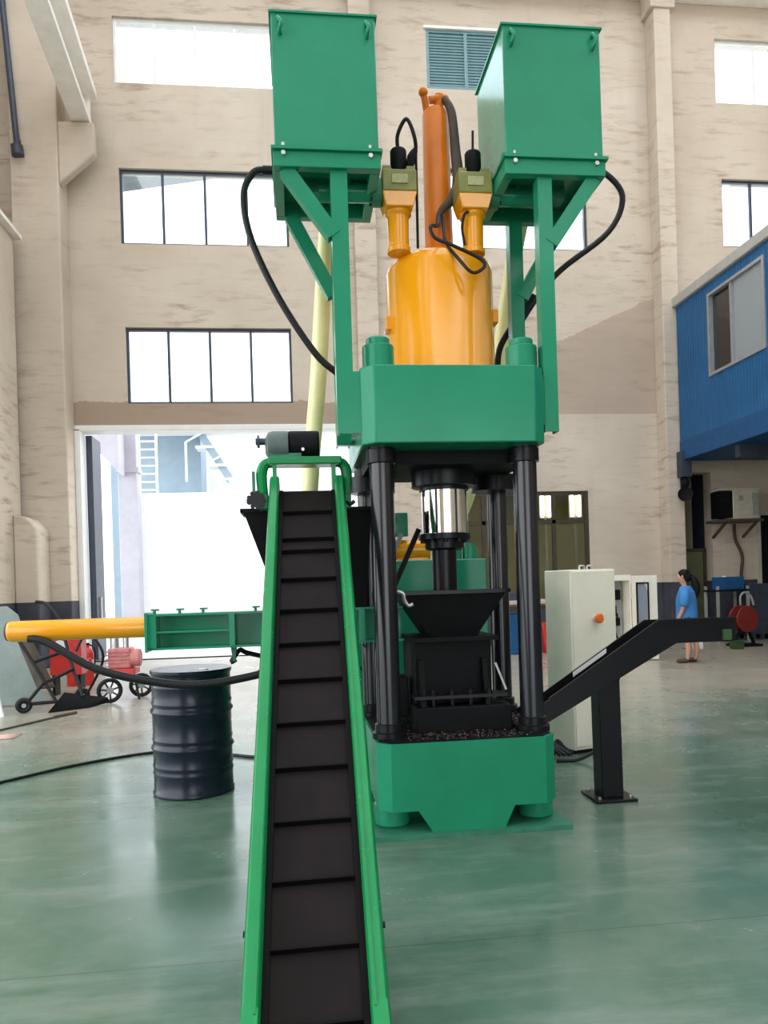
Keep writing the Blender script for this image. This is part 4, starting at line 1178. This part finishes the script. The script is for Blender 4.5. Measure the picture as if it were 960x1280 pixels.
# ================================================================== PERSON
pe = thing('person', 'person in a blue shirt with a dark ponytail walking left behind the chute', 'person', (6.53, 12.2, 0))
Fv = Vector((-.85, .53, 0)).normalized()      # facing
Lv = Vector((-Fv.y, Fv.x, 0))                 # the person's left
O = Vector((6.53, 12.2, 0))
def q(f, l, z):
    return O + Fv * f + Lv * l + Vector((0, 0, z))
def skin(name, chains, material, parent, sub=2, root=0):
    """chains: lists of (point, radius); chains after the first start at an existing (chain, index)"""
    vs, es, rs, idx = [], [], [], []
    off = root_location(parent)
    for ch in chains:
        ids = []
        for it in ch:
            if isinstance(it[0], int):
                ids.append(idx[it[0]][it[1]])
            else:
                vs.append(Vector(it[0]) - off)
                rs.append(it[1] if isinstance(it[1], tuple) else (it[1], it[1]))
                ids.append(len(vs) - 1)
        es += [(ids[i], ids[i + 1]) for i in range(len(ids) - 1)]
        idx.append(ids)
    me = bpy.data.meshes.new(name)
    me.from_pydata([tuple(v) for v in vs], es, [])
    o = bpy.data.objects.new(name, me)
    S.collection.objects.link(o)
    o.parent = parent
    m = o.modifiers.new('skin', 'SKIN')
    m.use_smooth_shade = True
    for i, r_ in enumerate(rs):
        me.skin_vertices[0].data[i].radius = r_
        me.skin_vertices[0].data[i].use_root = (i == root)
    ss = o.modifiers.new('subdivision', 'SUBSURF')
    ss.levels = ss.render_levels = sub
    me.materials.append(M[material])
    return o
chains = [
    [(q(0, 0, .82), .115), (q(0, 0, .95), .105), (q(.01, 0, 1.08), .115), (q(.01, 0, 1.20), .105), (q(.02, 0, 1.29), .045), (q(.035, 0, 1.345), .045), (q(.055, 0, 1.40), .085), (q(.055, 0, 1.47), .10), (q(.045, 0, 1.54), .075)],
    [(0, 0), (q(.02, .085, .78), .085), (q(.03, .085, .45), .060), (q(.00, .085, .40), .052), (q(-.02, .085, .24), .052), (q(.0, .085, .075), .033), (q(.02, .085, .045), .036), (q(.13, .095, .03), .026)],
    [(0, 0), (q(-.02, -.085, .78), .085), (q(-.06, -.085, .45), .060), (q(-.10, -.085, .40), .050), (q(-.14, -.085, .25), .050), (q(-.12, -.085, .085), .033), (q(-.10, -.085, .045), .036), (q(.01, -.095, .03), .026)],
    [(0, 3), (q(.01, .10, 1.20), .065), (q(.01, .165, 1.17), .055), (q(.04, .20, .95), .042), (q(.05, .20, .90), .036), (q(.14, .18, .72), .027), (q(.155, .175, .695), .024), (q(.18, .17, .64), .026)],
    [(0, 3), (q(.01, -.10, 1.20), .065), (q(.0, -.165, 1.17), .055), (q(-.06, -.21, .96), .042), (q(-.08, -.21, .91), .036), (q(-.12, -.20, .80), .027), (q(-.125, -.195, .775), .024), (q(-.13, -.19, .73), .026)],
    [(0, 7), (q(.125, 0, 1.455), .022), (q(.150, 0, 1.445), .014)],
]
for hand, ends in ((3, (.18, .17, .64)), (4, (-.13, -.19, .73))):
    f, l, z = ends
    dirf = .02 if hand == 3 else .01
    for k in range(4):
        dl = -.020 + k * .013
        ln = (.070, .080, .075, .058)[k]
        chains.append([(hand, -1), (q(f + dirf + dl * .6, l + dl * .5, z - .025), .0095), (q(f + dirf * 1.5 + dl * .7, l + dl * .5, z - .025 - ln * .5), .009), (q(f + dirf * 1.1 + dl * .7, l + dl * .5, z - .025 - ln), .008)])
    chains.append([(hand, -1), (q(f + .032, l + (-.02 if hand == 3 else .02), z - .005), .011), (q(f + .045, l + (-.025 if hand == 3 else .025), z - .045), .0095)])
body = skin('body', chains, 'skin', pe, sub=2)
sh_ch = [
    [(q(0, 0, .60), (.20, .17)), (q(0, 0, .74), (.20, .165)), (q(0, 0, .95), (.185, .16)), (q(.01, 0, 1.08), (.19, .165)), (q(.01, 0, 1.20), (.165, .15)), (q(.015, 0, 1.30), .07)],
    [(0, 4), (q(.01, .12, 1.195), .10), (q(.01, .195, 1.15), .092), (q(.03, .225, .94), .082)],
    [(0, 4), (q(.01, -.12, 1.195), .10), (q(.0, -.195, 1.15), .092), (q(-.05, -.225, .95), .082)],
]
skin('shirt', sh_ch, 'shirt', pe, sub=2)
skin('shorts', [[(q(0, 0, .84), .135), (q(0, 0, .76), .13)], [(0, 1), (q(.02, .09, .66), .095), (q(.025, .088, .50), .085)], [(0, 1), (q(-.03, -.09, .66), .095), (q(-.05, -.088, .50), .085)]], 'shorts', pe)
hb = B().ball(tuple(q(.028, 0, 1.495)), .098, .098, .092).ball(tuple(q(-.02, 0, 1.45)), .085, .085, .085)
hb.tube([q(-.06, 0, 1.46), q(-.105, 0, 1.43), q(-.15, 0, 1.34), q(-.165, 0, 1.22), q(-.15, 0, 1.08)], [.03, .045, .062, .058, .02], n=12)
hb.build('hair', 'hair', pe, angle=80)
for l in (.033, -.033):
    B().ball(tuple(q(.128, l, 1.47)), .010).build('eye', 'black_matt', pe)
    B().ball(tuple(q(.045, l * 2.6, 1.455)), .018, .018, .028).build('ear', 'skin', pe)
B().beam(q(.118, .022, 1.412), q(.118, -.022, 1.412), .01, .008).build('mouth', 'pump_red', pe)
for (f, l) in ((.05, .09), (-.07, -.09)):
    skin('shoe', [[(q(f - .075, l, .045), .042), (q(f + .0, l, .045), .044), (q(f + .09, l * 1.03, .035), .038), (q(f + .135, l * 1.05, .03), .026)]], 'shoe', pe)
bg = thing('carrier_bag', 'white plastic carrier bag hanging from the walking person hand', 'bag', (6.82, 12.3, 0))
hx = q(-.125, -.19, .67)
B().hexa([(hx.x - .06, hx.y - .05, .20), (hx.x + .12, hx.y - .05, .20), (hx.x + .12, hx.y + .05, .20), (hx.x - .06, hx.y + .05, .20)],
         [(hx.x - .09, hx.y - .03, .46), (hx.x + .10, hx.y - .03, .46), (hx.x + .10, hx.y + .03, .46), (hx.x - .09, hx.y + .03, .46)]).build('pouch', 'bag_white', bg, bevel=.03)
for s in (-1, 1):
    B().tube([(hx.x - .05, hx.y + s * .02, .45), (hx.x - .005, hx.y + s * .012, .60), (hx.x + .0, hx.y + s * .012, .665), (hx.x + .015, hx.y + s * .012, .60), (hx.x + .07, hx.y + s * .02, .45)], .009, n=8).build('handle', 'bag_white', bg)
